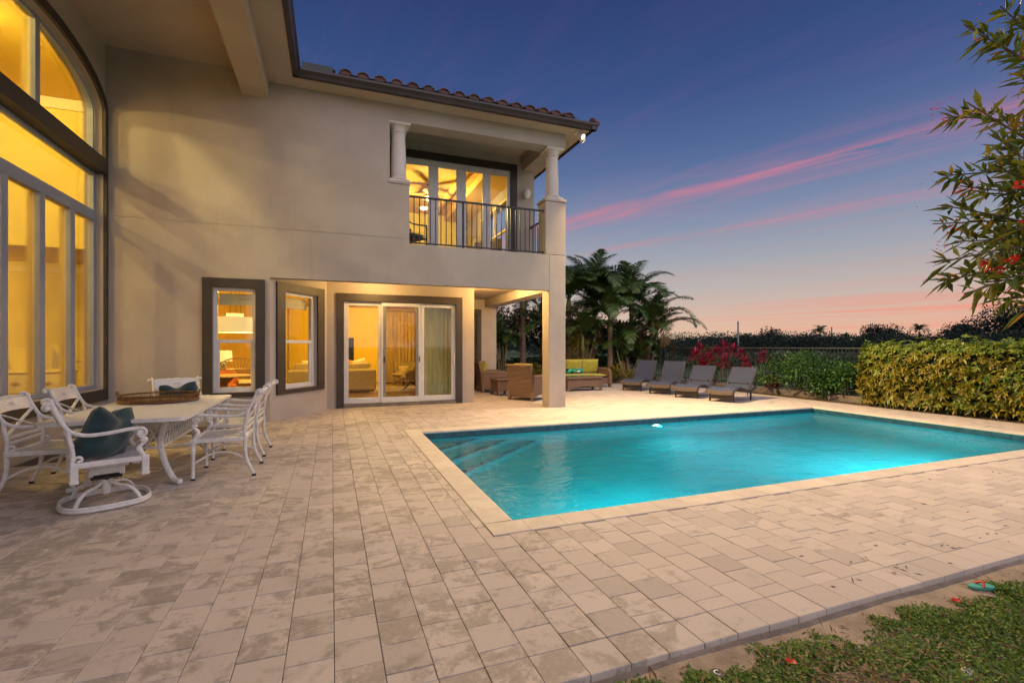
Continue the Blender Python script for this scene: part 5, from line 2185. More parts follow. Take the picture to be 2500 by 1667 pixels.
for k_ in range(5):
    m = MB()
    M = Matrix.Rotation(R(20 + 72 * k_), 4, 'Z') @ Matrix.Rotation(R(10), 4, 'X')
    m.box(.13, .66, -.065, .065, -.392, -.38, .004, M)
    m.build('blade', 'rattan_inside', fn)
m = MB()
m.lathe([(0, -.60), (.07, -.585), (.12, -.53), (.13, -.46), (.10, -.44)], 20, cap=False)
m.build('light_bowl', 'bulb', fn, True)
fn.scale = (.8, .8, .8)
lamp('ceiling_fan_bulb', 'POINT', (2.72, 14.2, 5.68), 200, (1, .76, .24), size=.08)
cl = thing('upper_light', 'small second ceiling light deep in the upper room', 'ceiling light', (3.0, 16.6, 6.22))
m = MB()
m.lathe([(.10, -.06), (.12, -.03), (.12, 0)], 16)
m.build('bowl', 'bulb', cl, True)
uc = thing('upper_armchair', 'rounded tan armchair seen through the balcony door', 'armchair', (4.0, 12.7, 3.44), R(150))
m = MB()
cush(m, .8, .8, .4, Matrix.Translation((0, 0, .25)))
m.build('seat', 'sofa_cloth', uc, True)
m = MB()
cush(m, .85, .8, .3, Matrix.Translation((0, -.35, .62)) @ Matrix.Rotation(R(76), 4, 'X'))
m.build('backrest', 'sofa_cloth', uc, True)
# ------------------------------------------------------------------ hedge on the right
def rosettes(C, Nrm, n_leaf, L0, L1, W0, W1, droop=.25):
    """umbrella-like leaf clusters at C facing Nrm"""
    n = len(C)
    a0 = rng.uniform(0, 6.28, n)
    U = unit(np.cross(Nrm, rdir(n)))
    V_ = np.cross(Nrm, U)
    parts = []
    for k_ in range(n_leaf):
        a = a0 + 2 * math.pi * k_ / n_leaf + rng.normal(0, .25, n)
        D = U * np.cos(a)[:, None] + V_ * np.sin(a)[:, None] + Nrm * rng.uniform(.05, .5, n)[:, None]
        L = rng.uniform(L0, L1, n)
        parts.append(leaf_arrays(C, D, Nrm + .3 * rdir(n), L, rng.uniform(W0, W1, n), .3, droop, .55))
    return merge(parts)
def box_surface(n, x0, x1, y0, y1, z0, z1, w, bulge=.05):
    """points on the front (-x), end (+y) and top of a clipped hedge; w = share of each"""
    k_ = rng.choice(3, n, p=w)
    x = rng.uniform(x0, x1, n)
    y = rng.uniform(y0, y1, n)
    z = rng.uniform(z0, z1, n) ** 1.0
    N = np.zeros((n, 3))
    f = k_ == 0
    x[f] = x0
    N[f] = (-1, 0, .35)
    f = k_ == 1
    y[f] = y1
    N[f] = (0, 1, .35)
    f = k_ == 2
    z[f] = z1
    N[f] = (0, 0, 1)
    ph = np.sin(x * 5.1 + 1) * np.sin(y * 4.3) + np.sin(z * 6.0 + y * 2.2)
    P = np.stack([x, y, z], 1)
    P += unit(N) * (ph * bulge * .5 + rng.normal(0, bulge * .7, n))[:, None]
    # round the shoulders
    e = np.clip((P[:, 2] - (z1 - .15)) / .15, 0, 1)
    P[:, 0] += e ** 2 * .06 * (k_ == 0)
    return P, unit(N + .55 * rng.normal(size=(n, 3)))
HX0, HX1, HY0, HY1, HZ = 11.72, 12.95, 1.2, 7.62, 1.37
hd = thing('hedge', 'clipped golden-green hedge along the right side of the pool', 'hedge', (12.3, 4.4, 0))
off = np.array([-12.3, -4.4, 0])
P, N = box_surface(2150, HX0, HX1, HY0, HY1, .12, HZ - .04, [.66, .14, .20])
top_ = P[:, 2] > HZ - .13
grn = (~top_) & (rng.uniform(0, 1, len(P)) < .26 + .22 * np.sin(P[:, 1] * 2.3 + P[:, 2] * 3))
gld = (~top_) & ~grn
V, F = rosettes(P[gld], N[gld], 7, .06, .145, .030, .052)
npmesh('foliage', V + off, F, 'hedge_leaf', hd, 'stuff')
V, F = rosettes(P[grn], N[grn], 7, .06, .12, .030, .046)
npmesh('green_foliage', V + off, F, 'hedge_top', hd, 'stuff')
P2, N2 = box_surface(1500, HX0 + .03, HX1, HY0, HY1, HZ - .1, HZ, [.12, .06, .82])
P2[:, 2] += rng.uniform(0, 1, len(P2)) ** 6 * .16
P2 = np.concatenate([P2, P[top_]])
N2 = np.concatenate([N2, N[top_]])
V, F = rosettes(P2, unit(N2 + [[0, 0, .7]]), 7, .065, .105, .03, .044)
npmesh('top_growth', V + off, F, 'hedge_top', hd, 'stuff')
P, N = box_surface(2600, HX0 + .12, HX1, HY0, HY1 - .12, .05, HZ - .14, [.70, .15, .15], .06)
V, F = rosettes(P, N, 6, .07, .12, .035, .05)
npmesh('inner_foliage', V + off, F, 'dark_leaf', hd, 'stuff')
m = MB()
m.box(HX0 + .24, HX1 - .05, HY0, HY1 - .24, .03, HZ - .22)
m.build('light_block', 'hedge_light_block', hd, False, True)  # dark box added inside the hedge to block light
m = MB()
for i in range(60):
    y = rng.uniform(HY0, HY1 - .05)
    x = HX0 + rng.uniform(.08, .25)
    m.tube([(x, y, .02), (x + rng.uniform(-.05, .05), y + rng.uniform(-.08, .08), .35), (x + rng.uniform(-.12, .02), y + rng.uniform(-.2, .2), .7)], [.012, .009, .005], 5)
m.build('stems', 'twig', hd, False, True, kind='stuff')

# ------------------------------------------------------------------ leafy shrubs
def shrub(name, label, cat, loc, rx, ry, h, n, m_, L, W, flowers=0, group=None, stem_m='twig'):
    root = thing(name, label, cat, loc, 0, group)
    m = MB()
    cl = []
    for i in range(16):
        a = rng.uniform(0, 6.28)
        r_ = rng.uniform(.2, .95)
        tip = np.array([rx * r_ * math.cos(a), ry * r_ * math.sin(a), h * rng.uniform(.35, .92) * (1.05 - .4 * r_ ** 2)])
        cl.append(tip)
        m.tube([(tip[0] * .12, tip[1] * .12, 0), tuple(tip * np.array([.55, .55, .55])), tuple(tip)], [.016, .011, .004], 5)
    m.build('stems', stem_m, root, kind='stuff')
    cl = np.array(cl)
    c = cl[rng.integers(0, len(cl), n)]
    d = rdir(n)
    sc = np.array([rx * .42, ry * .42, h * .26])
    P = c + d * sc * rng.uniform(.35, 1, n)[:, None]
    P[:, 2] = np.maximum(P[:, 2], .05)
    D = unit(d + .7 * rdir(n) + np.array([[0, 0, .15]]))
    V, F = leaf_arrays(P, D, unit(d + np.array([[0, 0, .8]])), rng.uniform(L * .7, L * 1.2, n), rng.uniform(W * .7, W * 1.2, n), .25, .15, .5)
    npmesh('foliage', V, F, m_, root, 'stuff')
    for k_ in range(flowers):
        b = cl[k_ % len(cl)] + np.array([-.25, -.2, .05])
        C = np.repeat(b[None], 6, 0)
        a = np.arange(6) * 1.047
        D = np.stack([np.cos(a) * .3 - .6, np.sin(a), np.cos(a)], 1)
        V, F = leaf_arrays(C, D, np.repeat([[-1., -.5, .3]], 6, 0), np.full(6, .055), np.full(6, .045))
        npmesh('blossom', V, F, 'orange_petal', root)
    return root
shrub('hibiscus_shrub', 'rounded green shrub with one orange blossom in front of the fence', 'shrub', (12.2, 9.6, .02), 1.0, 1.05, 1.30, 4600, 'shrub_leaf', .085, .055, 1)
shrub('green_shrub', 'smaller dark green shrub squeezed between round shrub and hedge', 'shrub', (12.3, 8.35, .02), .6, .55, 1.1, 1900, 'shrub_leaf', .085, .055)
shrub('green_shrub', 'low green plant at the foot of the fence beside the red leaves', 'shrub', (12.75, 11.1, .02), .4, .4, .5, 500, 'shrub_leaf', .08, .05)
shrub('golden_shrub', 'low yellow-green shrub between the sofa and first lounger', 'shrub', (10.2, 15.75, .02), .75, .45, .62, 2200, 'gold_leaf', .06, .034)
shrub('golden_shrub', 'low yellow-green shrub seen past the armchairs under the balcony', 'shrub', (7.05, 15.9, .02), .9, .45, .75, 2200, 'gold_leaf', .06, .034)
shrub('golden_shrub', 'tall thin yellow-lit shrub rising behind the wicker sofa', 'shrub', (8.75, 16.1, .02), .45, .4, 2.2, 1700, 'gold_leaf', .055, .03)
shrub('green_shrub', 'round green shrub behind the red-leaved plants', 'shrub', (12.55, 13.5, .02), .5, .5, 1.25, 1500, 'shrub_leaf', .08, .05)

# ------------------------------------------------------------------ red-leaved cordylines
def cordyline(label, loc, heads):
    root = thing('cordyline', label, 'plant', loc, 0, 'red cordylines by the fence')
    for (x, y, h, L) in heads:
        m = MB()
        m.tube(bez([(x * .4, y * .4, 0), (x * .7, y * .7, h * .5), (x, y, h)], 4), [.016] * 8 + [.01], 6)
        m.build('stem', 'bark', root)
        n = 30
        a = np.arange(n) * 2.4 + rng.uniform(0, 6)
        el = np.linspace(-.25, 1.35, n) + rng.normal(0, .08, n)
        D = np.stack([np.cos(a) * np.cos(el), np.sin(a) * np.cos(el), np.sin(el)], 1)
        P = np.array([[x, y, h - .12]]) + np.array([[0, 0, 1]]) * np.linspace(0, .16, n)[:, None]
        V, F = leaf_arrays(P, D, D + np.array([[0, 0, 1.2]]), L * rng.uniform(.75, 1.1, n), rng.uniform(.045, .065, n), .35, .18, .45)
        npmesh('leaf_head', V, F, 'red_leaf', root)
    return root
cordyline('large clump of magenta-red leaves behind the third lounger', (12.15, 12.75, .02), [(-.45, .35, 1.05, .38), (-.1, .5, 1.25, .42), (.2, .1, 1.15, .40), (.15, -.35, 1.32, .42), (-.25, -.1, .95, .40), (.35, -.55, 1.2, .38), (-.35, .1, .75, .36), (.0, -.5, .85, .38), (-.15, .25, .6, .34)])
cordyline('small sparse clump of red leaves right of the larger one', (12.6, 11.55, .02), [(-.1, .15, .85, .30), (.15, -.3, 1.05, .34), (.0, .4, 1.15, .26), (-.1, .0, .62, .3)])
cordyline('short red-leaved shoot at the deck edge near the hedge', (12.0, 10.35, .02), [(0, 0, .32, .24), (.1, -.15, .22, .22)])

# ------------------------------------------------------------------ palms
def frond_mesh(L, n, ll, droop, seed, up=.9, wleaf=.035):
    r_ = np.random.default_rng(seed)
    t = np.linspace(0, 1, n)
    ang = up - droop * t ** 1.4
    ds = L / (n - 1)
    x = np.concatenate([[0], np.cumsum(np.cos(ang[:-1]) * ds)])
    z = np.concatenate([[0], np.cumsum(np.sin(ang[:-1]) * ds)])
    R_ = np.stack([x, np.zeros(n), z], 1)
    T = np.stack([np.cos(ang), np.zeros(n), np.sin(ang)], 1)
    Nn = np.stack([-np.sin(ang), np.zeros(n), np.cos(ang)], 1)
    parts = []
    s0 = int(n * .16)
    for s_ in (-1, 1):
        k_ = np.arange(s0, n)
        tt = t[k_]
        len_ = ll * (np.sin(np.pi * np.clip(.12 + tt * .86, 0, 1)) ** .6) * r_.uniform(.85, 1.1, len(k_))
        D = T[k_] * .75 + np.array([[0, s_, 0]]) * .85 + Nn[k_] * (.38 - .3 * tt[:, None]) + r_.normal(0, .06, (len(k_), 3))
        D = unit(D)
        # strip of two segments: out, then drooping
        P0 = R_[k_]
        P1 = P0 + D * len_[:, None] * .5
        D2 = unit(D + np.array([[0, 0, -.55]]))
        P2 = P1 + D2 * len_[:, None] * .5
        Sd = unit(np.cross(D, Nn[k_] + 1e-3)) * wleaf * .5
        V = np.stack([P0 - Sd * .6, P0 + Sd * .6, P1 - Sd, P1 + Sd, P2], 1).reshape(-1, 3)
        o = (np.arange(len(k_)) * 5)[:, None]
        F = np.concatenate([o + np.array([[0, 1, 3]]), o + np.array([[0, 3, 2]]), o + np.array([[2, 3, 4]])], 0)
        parts.append((V, F))
    # rachis: a thin three-sided rod
    w = (.020 * (1 - .8 * t))[:, None]
    V = np.stack([R_ + Nn * w * .5, R_ + np.array([[0, 1, 0]]) * w - Nn * w * .5, R_ - np.array([[0, 1, 0]]) * w - Nn * w * .5], 1).reshape(-1, 3)
    F = []
    for i in range(n - 1):
        for k_ in range(3):
            a, b = i * 3 + k_, i * 3 + (k_ + 1) % 3
            F += [(a, b, b + 3), (a, b + 3, a + 3)]
    parts.append((V, np.array(F)))
    return merge(parts)
FR = []
for i, (L, ll, dr_, up_) in enumerate(((2.0, .66, 1.5, 1.2), (2.2, .70, 1.9, 1.05), (1.9, .62, 1.4, .8), (2.2, .62, 2.4, .95), (1.7, .55, 1.0, 1.35))):
    V, F = frond_mesh(L, 50, ll, dr_, 20 + i, up_, .037)
    o = npmesh('frond', V, F, 'palm_leaf')
    FR.append(o.data)
    bpy.data.objects.remove(o)
V, F = frond_mesh(1.5, 36, .45, 2.4, 77, .2, .03)
o = npmesh('frond', V, F, 'palm_dry')
DRY = o.data
bpy.data.objects.remove(o)
def palm(name, label, loc, h, nf, sc, tr, lean=(0, 0), dry=1, shaft=True, group='palms behind the sofa and balcony', cat='palm tree'):
    root = thing(name, label, cat, loc, 0, group)
    m = MB()
    n = 10
    P = [(lean[0] * (i / n) ** 2, lean[1] * (i / n) ** 2, h * i / n) for i in range(n + 1)]
    m.tube(P, [tr * (1.25 if i == 0 else 1) * (1 - .28 * i / n) for i in range(n + 1)], 10)
    for i in range(int(h / .16)):
        t = (i + .5) / int(h / .16)
        p = (lean[0] * t ** 2, lean[1] * t ** 2, h * t)
        m.lathe([(tr * (1 - .28 * t) * 1.05, -.008), (tr * (1 - .28 * t) * 1.05, .008)], 10, p, cap=False)
    m.build('trunk', 'palm_trunk', root, True)
    c = Vector((lean[0], lean[1], h))
    if shaft:
        m = MB()
        m.lathe([(tr * .85, -.05), (tr * 1.05, .1), (tr * .7, .45), (tr * .35, .62)], 10, tuple(c))
        m.build('crownshaft', 'crownshaft', root, True)
    for i in range(nf):
        o = link('frond', FR[int(rng.integers(0, 5))] if i < nf - dry else DRY, root)
        o.location = c + Vector((0, 0, .45 if shaft else .1))
        t = i / nf
        o.rotation_euler = (0, .35 - .9 * (1 - t) + rng.normal(0, .08) if False else rng.uniform(-.25, .15) + .75 * t - .35, i * 2.39996 + rng.normal(0, .15))
        o.scale = (sc * rng.uniform(.85, 1.1),) * 3
    return root
palm('palm_tree', 'palm with a straight pinkish trunk right of the sofa', (10.12, 15.95, .02), 1.95, 20, .92, .12, dry=2)
palm('palm_tree', 'palm with a pale trunk framed by the balcony pier and back wall', (6.95, 17.15, .02), 2.75, 20, 1.05, .13)
palm('palm_tree', 'palm whose trunk stands just right of the pier', (8.81, 16.9, .02), 2.75, 22, 1.1, .12)
palm('palm_tree', 'tallest palm, its feathery top highest above the others', (10.05, 17.2, .02), 2.85, 26, 1.22, .12, (.1, 0))
palm('palm_tree', 'palm with fronds arching right above the first lounger', (11.15, 16.4, .02), 2.55, 22, 1.12, .10, (.2, -.1))
palm('palm_tree', 'palm with drooping fronds over the second lounger', (11.75, 15.9, .02), 1.85, 18, 1.0, .09, (.25, -.1), 3)
palm('palm_tree', 'short palm hidden directly behind the wicker sofa', (9.0, 16.1, .02), 1.25, 14, .75, .07)
palm('palm_tree', 'outermost palm whose dry frond reaches furthest right', (12.15, 16.2, .02), 1.3, 15, 1.0, .07, (.3, 0), 4)
palm('palm_tree', 'palm behind the armchairs, partly hidden by the back wall', (6.3, 18.6, .02), 2.9, 20, 1.15, .11)
palm('palm_tree', 'palm in the dark row behind the corner pier', (8.58, 18.9, .02), 3.0, 22, 1.2, .11)
palm('palm_tree', 'leaning palm with a short trunk behind the first lounger', (10.9, 15.8, .02), 1.0, 14, .8, .06, (-.1, .1))
palm('palm_tree', 'low palm with hanging fronds beside the pier', (7.7, 16.6, .02), 1.4, 16, .9, .07)
palm('palm_tree', 'feathery palm filling the gap behind the tallest palm', (11.0, 18.6, .02), 2.7, 22, 1.15, .1)
def cane_clump(label, loc, n, h, sc):
    root = thing('areca_clump', label, 'palm clump', loc, 0, 'clumps of slender yellow canes')
    for i in range(n):
        a = rng.uniform(0, 6.28)
        r_ = rng.uniform(.05, .25)
        hh = h * rng.uniform(.6, 1)
        b = (r_ * math.cos(a), r_ * math.sin(a))
        e = (b[0] * 2.6, b[1] * 2.6, hh)
        m = MB()
        m.tube([(*b, 0), (b[0] * 1.5, b[1] * 1.5, hh * .5), e], [.028, .024, .02], 7)
        m.build('cane', 'cane', root, True)
        for k_ in range(5):
            o = link('frond', FR[int(rng.integers(0, 5))], root)
            o.location = e
            o.rotation_euler = (0, rng.uniform(-.5, .3), rng.uniform(0, 6.28))
            o.scale = (sc * rng.uniform(.7, 1),) * 3
cane_clump('clump of slender yellow canes leaning behind the first lounger', (10.75, 15.85, .02), 7, 1.3, .55)
cane_clump('clump of slender yellow canes behind the sofa', (9.2, 16.6, .02), 7, 1.8, .6)
cane_clump('clump of thin canes in the dark behind the armchairs', (6.1, 17.0, .02), 8, 1.8, .6)
cane_clump('clump of thin canes at the right end of the palms', (12.2, 16.8, .02), 7, 1.4, .6)

# ------------------------------------------------------------------ broadleaf trees
def crown(n, rad, L, blobs, seed, flat=1.0):
    r_ = np.random.default_rng(seed)
    B = unit(r_.normal(size=(blobs, 3))) * r_.uniform(.2, .78, (blobs, 1)) * rad
    B[:, 2] = np.abs(B[:, 2]) * .9 * flat - .1 * rad
    br = r_.uniform(.24, .42, blobs) * rad
    k_ = r_.integers(0, blobs, n)
    d = unit(r_.normal(size=(n, 3)))
    P = B[k_] + d * (br[k_] * r_.uniform(.55, 1.05, n) ** .5)[:, None] * np.array([[1, 1, .75]])
    D = unit(d + .8 * unit(r_.normal(size=(n, 3))))
    return leaf_arrays2(P, D, unit(d + .5 * unit(r_.normal(size=(n, 3)))), L * r_.uniform(.7, 1.3, n), L * .55 * r_.uniform(.7, 1.3, n))
def tree(name, label, loc, rad, n, L, h, m_, seed, group=None, flat=1.0, me=None):
    root = thing(name, label, 'tree', loc, rng.uniform(0, 6.28), group)
    m = MB()
    m.tube([(0, 0, 0), (.05 * rad, .02 * rad, h * .5), (0, 0, h)], [.07 * rad, .055 * rad, .04 * rad], 8)
    for k_ in range(5):
        a = 1.256 * k_
        m.tube([(0, 0, h * .8), (.3 * rad * math.cos(a), .3 * rad * math.sin(a), h + .15 * rad), (.55 * rad * math.cos(a), .55 * rad * math.sin(a), h + .4 * rad)], [.03 * rad, .02 * rad, .008 * rad], 6)
    m.build('trunk', 'bark', root, True)
    if me is None:
        V, F = crown(n, rad, L, 26, seed, flat)
        o = npmesh('crown', V, F, m_, root, 'stuff')
    else:
        o = link('crown', me, root, kind='stuff')
        o.scale = (rad,) * 3
    o.location = (0, 0, h + .25 * rad)
    return root
DTL = ['dark broadleaf tree behind the armchairs and back wall', 'dark broadleaf tree in the gap left of the corner pier', 'dark broadleaf tree right of the corner pier', 'dark broadleaf tree behind the tallest palm', 'dark broadleaf tree at the right end of the palm row']
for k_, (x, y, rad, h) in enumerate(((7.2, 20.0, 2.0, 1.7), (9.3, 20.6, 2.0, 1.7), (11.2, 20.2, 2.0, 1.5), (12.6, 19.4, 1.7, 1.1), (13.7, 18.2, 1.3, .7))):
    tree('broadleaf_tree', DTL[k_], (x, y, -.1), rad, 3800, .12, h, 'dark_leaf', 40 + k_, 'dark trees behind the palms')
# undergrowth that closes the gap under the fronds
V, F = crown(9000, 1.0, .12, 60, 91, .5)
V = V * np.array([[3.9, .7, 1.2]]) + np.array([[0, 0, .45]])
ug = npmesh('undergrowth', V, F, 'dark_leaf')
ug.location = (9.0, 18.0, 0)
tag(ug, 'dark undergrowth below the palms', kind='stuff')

# ------------------------------------------------------------------ metal fence, every picket its own piece
fe = thing('metal_fence', 'dark metal picket fence behind the loungers and shrubs', 'fence', (13.4, 4.0, 0))
L = 15.0
m = MB()
m.box(-.022, .022, 0, L, 1.325, 1.36, .004)
m.build('top_rail', 'fence_rail', fe)
m = MB()
m.box(-.015, .015, 0, L, .12, .15)
m.box(-.015, .015, 0, L, 1.20, 1.225)
m.build('rail', 'fence_metal', fe)
pk = MB()
pk.box(-.008, .008, -.008, .008, .05, 1.324)
pk0 = pk.build('picket', 'fence_metal', fe)
pk0.location = (.0, .05, 0)
for i in range(1, 136):
    o = link('picket', pk0.data, fe)
    o.location = (0, .05 + .11 * i, 0)
ps = MB()
ps.box(-.03, .03, -.03, .03, -.1, 1.34, .004)
ps0 = ps.build('post', 'fence_metal', fe)
for i in range(1, 8):
    o = link('post', ps0.data, fe)
    o.location = (.001, i * 2.14, 0)

# ------------------------------------------------------------------ far tree line and poles
def belt(name, label, specs, L, m_):
    parts = []
    for (cx_, cy_, w, d, h, n, seed) in specs:
        V, F = crown(n, 1.0, L, 30, seed, .8)
        V = (V - V.mean(0)) * 1.0
        c = V.reshape(-1, 4, 3)
        ctr = c.mean(1, keepdims=True)
        c = (c - ctr) + ctr * np.array([[[w, d, h * .62]]]) 
        V = c.reshape(-1, 3) + np.array([[cx_, cy_, h * .42]])
        parts.append((V, F))
    V, F = merge(parts)
    o = npmesh(name, V, F, m_)
    return tag(o, label, kind='stuff')
specs = []
r2 = np.random.default_rng(5)
for i in range(64):
    az = R(-12 + 86 * i / 63)
    dist = r2.uniform(62, 120)
    hh = 1.3 + (1.7 + 2.1 * r2.random() ** 1.3) * dist / 90
    x = dist * math.cos(az)
    y = dist * math.sin(az)
    specs.append((x, y, 7 * dist / 90, 7 * dist / 90, hh, 3400, 200 + i))
belt('distant_woods', 'dark band of woods along the horizon', specs, .28, 'far_leaf')
specs = []
for i in range(34):
    az = R(14 + 42 * i / 33)
    dist = r2.uniform(34, 52)
    x = dist * math.cos(az)
    y = dist * math.sin(az)
    specs.append((x, y, 4, 4, r2.uniform(.5, .95), 700, 400 + i))
belt('field_scrub', 'low dark scrub covering the field beyond the fence', specs, .26, 'scrub_leaf')
FT = [('domed far tree left of the middle utility pole', 80, 69, 3.9, 1.6), ('broad domed far tree right of the middle pole', 96, 58.5, 4.6, 1.8), ('flat-topped far tree above the hedge', 92, 44.5, 3.6, 2.3),
      ('tall spreading far tree at the right edge of the picture', 79, 33.5, 4.2, 3.2), ('bushy dark tree beyond the fence right of the palms', 31.5, 35.2, 1.9, .6), ('low domed far tree beside the tallest pole', 62, 57, 3.0, 1.0),
      ('rounded far tree next to the coconut palm', 84, 64.5, 3.2, 1.2), ('small round far tree between the fan palm and the broad one', 95, 54.5, 2.9, 1.2), ('wide low far tree just left of the tallest pole', 50, 52, 2.6, .8)]
me0 = None
for k_, (lb, x, y, rad, h) in enumerate(FT):
    V, F = crown(5200, 1.0, .075, 34, 300 + k_, .8)
    o = npmesh('crown', V, F, 'far_leaf')
    me0 = o.data
    bpy.data.objects.remove(o)
    tree('far_tree', lb, (x, y, -.13), rad, 0, 0, h, None, 0, 'single trees on the horizon', me=me0)
FP = [('coconut palm silhouette on the horizon', 81.4, 60, 3.7, 1.0), ('round fan palm silhouette on the horizon', 92.4, 50.6, 4.0, .95), ('small palm silhouette near the second pole', 86, 58.5, 3.0, .7)]
for k_, (lb, x, y, h, sc) in enumerate(FP):
    palm('far_palm', lb, (x, y, -.13), h, 16 if k_ != 1 else 26, sc * (1.0 if k_ != 1 else .9), .2, dry=0, shaft=False, group='far palms on the horizon')
for k_, (x, y, h, lb) in enumerate(((55.9, 53.7, 5.2, 'tallest grey utility pole, left of the round trees'), (88.4, 62.75, 5.2, 'thin utility pole in the middle of the tree line'), (106, 61.4, 4.7, 'distant short utility pole right of the middle'))):
    up_ = thing('utility_pole', lb, 'utility pole', (x, y, -.13), R(30), 'utility poles on the horizon')
    m = MB()
    m.tube([(0, 0, 0), (0, 0, h)], [.16, .10], 8)
    m.build('shaft', 'pole_metal', up_, True)
    m = MB()
    m.box(-.5, .5, -.05, .05, h - .35, h - .25)
    m.build('crossarm', 'pole_metal', up_)

# ------------------------------------------------------------------ ground cover and litter at the lower right
n = 75000
x = rng.uniform(.4, 5.6, n)
y = 1.74 - np.abs(rng.normal(0, .5, n))
edge = 1.705 - .03 * (x - 1.2) + .05 * np.sin(x * 7) + .04 * np.sin(x * 17 + 1) + .03 * np.sin(x * 31)
pat = np.sin(x * 3.3 + 1.7 * np.sin(y * 4)) * np.sin(y * 5.2 + x) + .35 * rng.normal(size=n)
bare = np.exp(-((x - 2.05) / .30) ** 2 - ((y - 1.36) / .15) ** 2)
keep = (y < edge) & (pat > -.75) & (rng.uniform(0, 1, n) > bare * .85)
x, y = x[keep], y[keep]
n = len(x)
hgt = np.clip((edge[keep] - y) / .12, 0, 1) * (.012 + .028 * np.clip(np.sin(x * 9 + 2 * np.sin(y * 7)) * np.sin(y * 13 + 2) + .6, 0, 1.6) + .02 * (rng.uniform(0, 1, n) > .93))
P = np.stack([x, y, -.045 + rng.uniform(0, 1, n) * hgt], 1)
D = unit(rdir(n) * np.array([[1, 1, .4]]) + np.array([[0, 0, .30]]))
V, F = leaf_arrays(P, D, unit(rdir(n) * .35 + np.array([[0, -.2, 1]])), rng.uniform(.012, .028, n), rng.uniform(.008, .016, n), .3, .0, .5)
tag(npmesh('ground_cover', V, F, 'cover_leaf'), 'small-leaved green ground cover beyond the paving', kind='stuff')
n = 900
x = np.concatenate([rng.uniform(.6, 5.0, 500), rng.normal(2.05, .28, 400)])
y = np.concatenate([rng.uniform(.7, 1.70, 500), rng.normal(1.36, .14, 400)])
y = np.minimum(y, 1.72)
P = np.stack([x, y, np.where(y > 1.6, -.035, -.022) + rng.uniform(0, .03, n)], 1)
D = unit(rdir(n) * np.array([[1, 1, .25]]))
V, F = leaf_arrays(P, D, unit(rdir(n) * .4 + np.array([[0, 0, 1]])), rng.uniform(.02, .07, n), rng.uniform(.006, .016, n), .4, 0, .5)
tag(npmesh('leaf_litter', V, F, 'dry_leaf'), 'dry brown leaves scattered in the ground cover', kind='stuff')
n = 75
x = rng.uniform(2.6, 9, n)
y = 1.85 + np.abs(rng.normal(0, .6, n)) * np.clip((x - 2) / 3, .2, 1.2)
f = y < 3.2
P = np.stack([x, y, np.full(n, .002)], 1)[f]
k_ = len(P)
V, F = leaf_arrays(P, unit(rdir(k_) * np.array([[1, 1, .08]])), np.repeat([[0., 0, 1]], k_, 0), rng.uniform(.02, .06, k_), rng.uniform(.005, .012, k_), .5, 0, .5)
tag(npmesh('fallen_leaves', V, F, 'twig'), 'dark fallen leaves on the paving near the hedge', kind='stuff')
def blossom(name, label, loc, r_, n=5):
    root = thing(name, label, 'flower', loc)
    a = np.arange(n) * 6.283 / n
    D = np.stack([np.cos(a), np.sin(a), np.full(n, .35)], 1)
    V, F = leaf_arrays(np.zeros((n, 3)), D, np.repeat([[0., 0, 1]], n, 0), np.full(n, r_), np.full(n, r_ * .9), .2, 0, .6)
    npmesh('petals', V, F, 'red_petal', root)
blossom('fallen_flower', 'red fallen flower in the grass at the lower edge', (1.91, 1.54, -.005), .028)
blossom('fallen_flower', 'red fallen flower in the grass near the teal sandal', (3.21, 1.585, .0), .026)
sd_ = thing('sandal', 'small teal plastic sandal lying at the edge of the grass', 'sandal', (3.60, 1.655, -.03), R(-20))
m = MB()
m.ext([(.075 * math.cos(R(a)), .032 * math.sin(R(a)) * (1 + .2 * math.cos(R(a)))) for a in range(0, 360, 15)], 0, .014)
m.build('sole', 'teal_plastic', sd_)
m = MB()
m.tube(bez([(-.01, .03, .012), (.01, .0, .035), (-.01, -.03, .012)], 5), .007, 6)
m.build('strap', 'red_petal', sd_, True)
pb = thing('pebble', 'pale rounded pebble in the grass at the bottom edge', 'stone', (2.60, 1.24, -.035), .4)
m = MB()
m.lathe([(0, 0), (.02, .003), (.026, .012), (.02, .02), (0, .023)], 12, M=Matrix.Diagonal((1.5, 1, 1, 1)), cap=False)
m.build('body', 'pebble', pb, True)
sp_ = thing('sprinkler_head', 'black round sprinkler cap with a white ring in the grass', 'sprinkler', (1.58, 1.63, -.05))
m = MB()
m.lathe([(.034, 0), (.034, .018), (.03, .022), (0, .022)], 20, cap=False)
m.build('body', 'black_cap', sp_, True)
m = MB()
m.tube([(.014 * math.cos(R(a)), .014 * math.sin(R(a)), .0235) for a in range(30, 331, 20)], .003, 5)
m.build('ring_mark', 'white_plastic', sp_, True)
gl = thing('dry_leaf', 'long curled grey leaf lying against the paving edge', 'leaf', (1.30, 1.70, -.05), R(70))
V, F = leaf_arrays(np.array([[-.05, 0, .005]]), np.array([[1., 0, .15]]), np.array([[0., .3, 1]]), np.array([.13]), np.array([.03]), .7, 0, .5)
npmesh('blade', V, F, 'dry_leaf', gl)
dc = thing('deck_cap', 'two small round metal anchor caps in the paving by the pool corner', 'cap', (.83, 2.98, .0))
m = MB()
m.lathe([(.013, 0), (.013, .003), (0, .004)], 14, (-.02, .03, .001), cap=False)
m.lathe([(.011, 0), (.011, .003), (0, .004)], 14, (.045, -.005, .001), cap=False)
m.build('cap', 'pole_metal', dc, True)

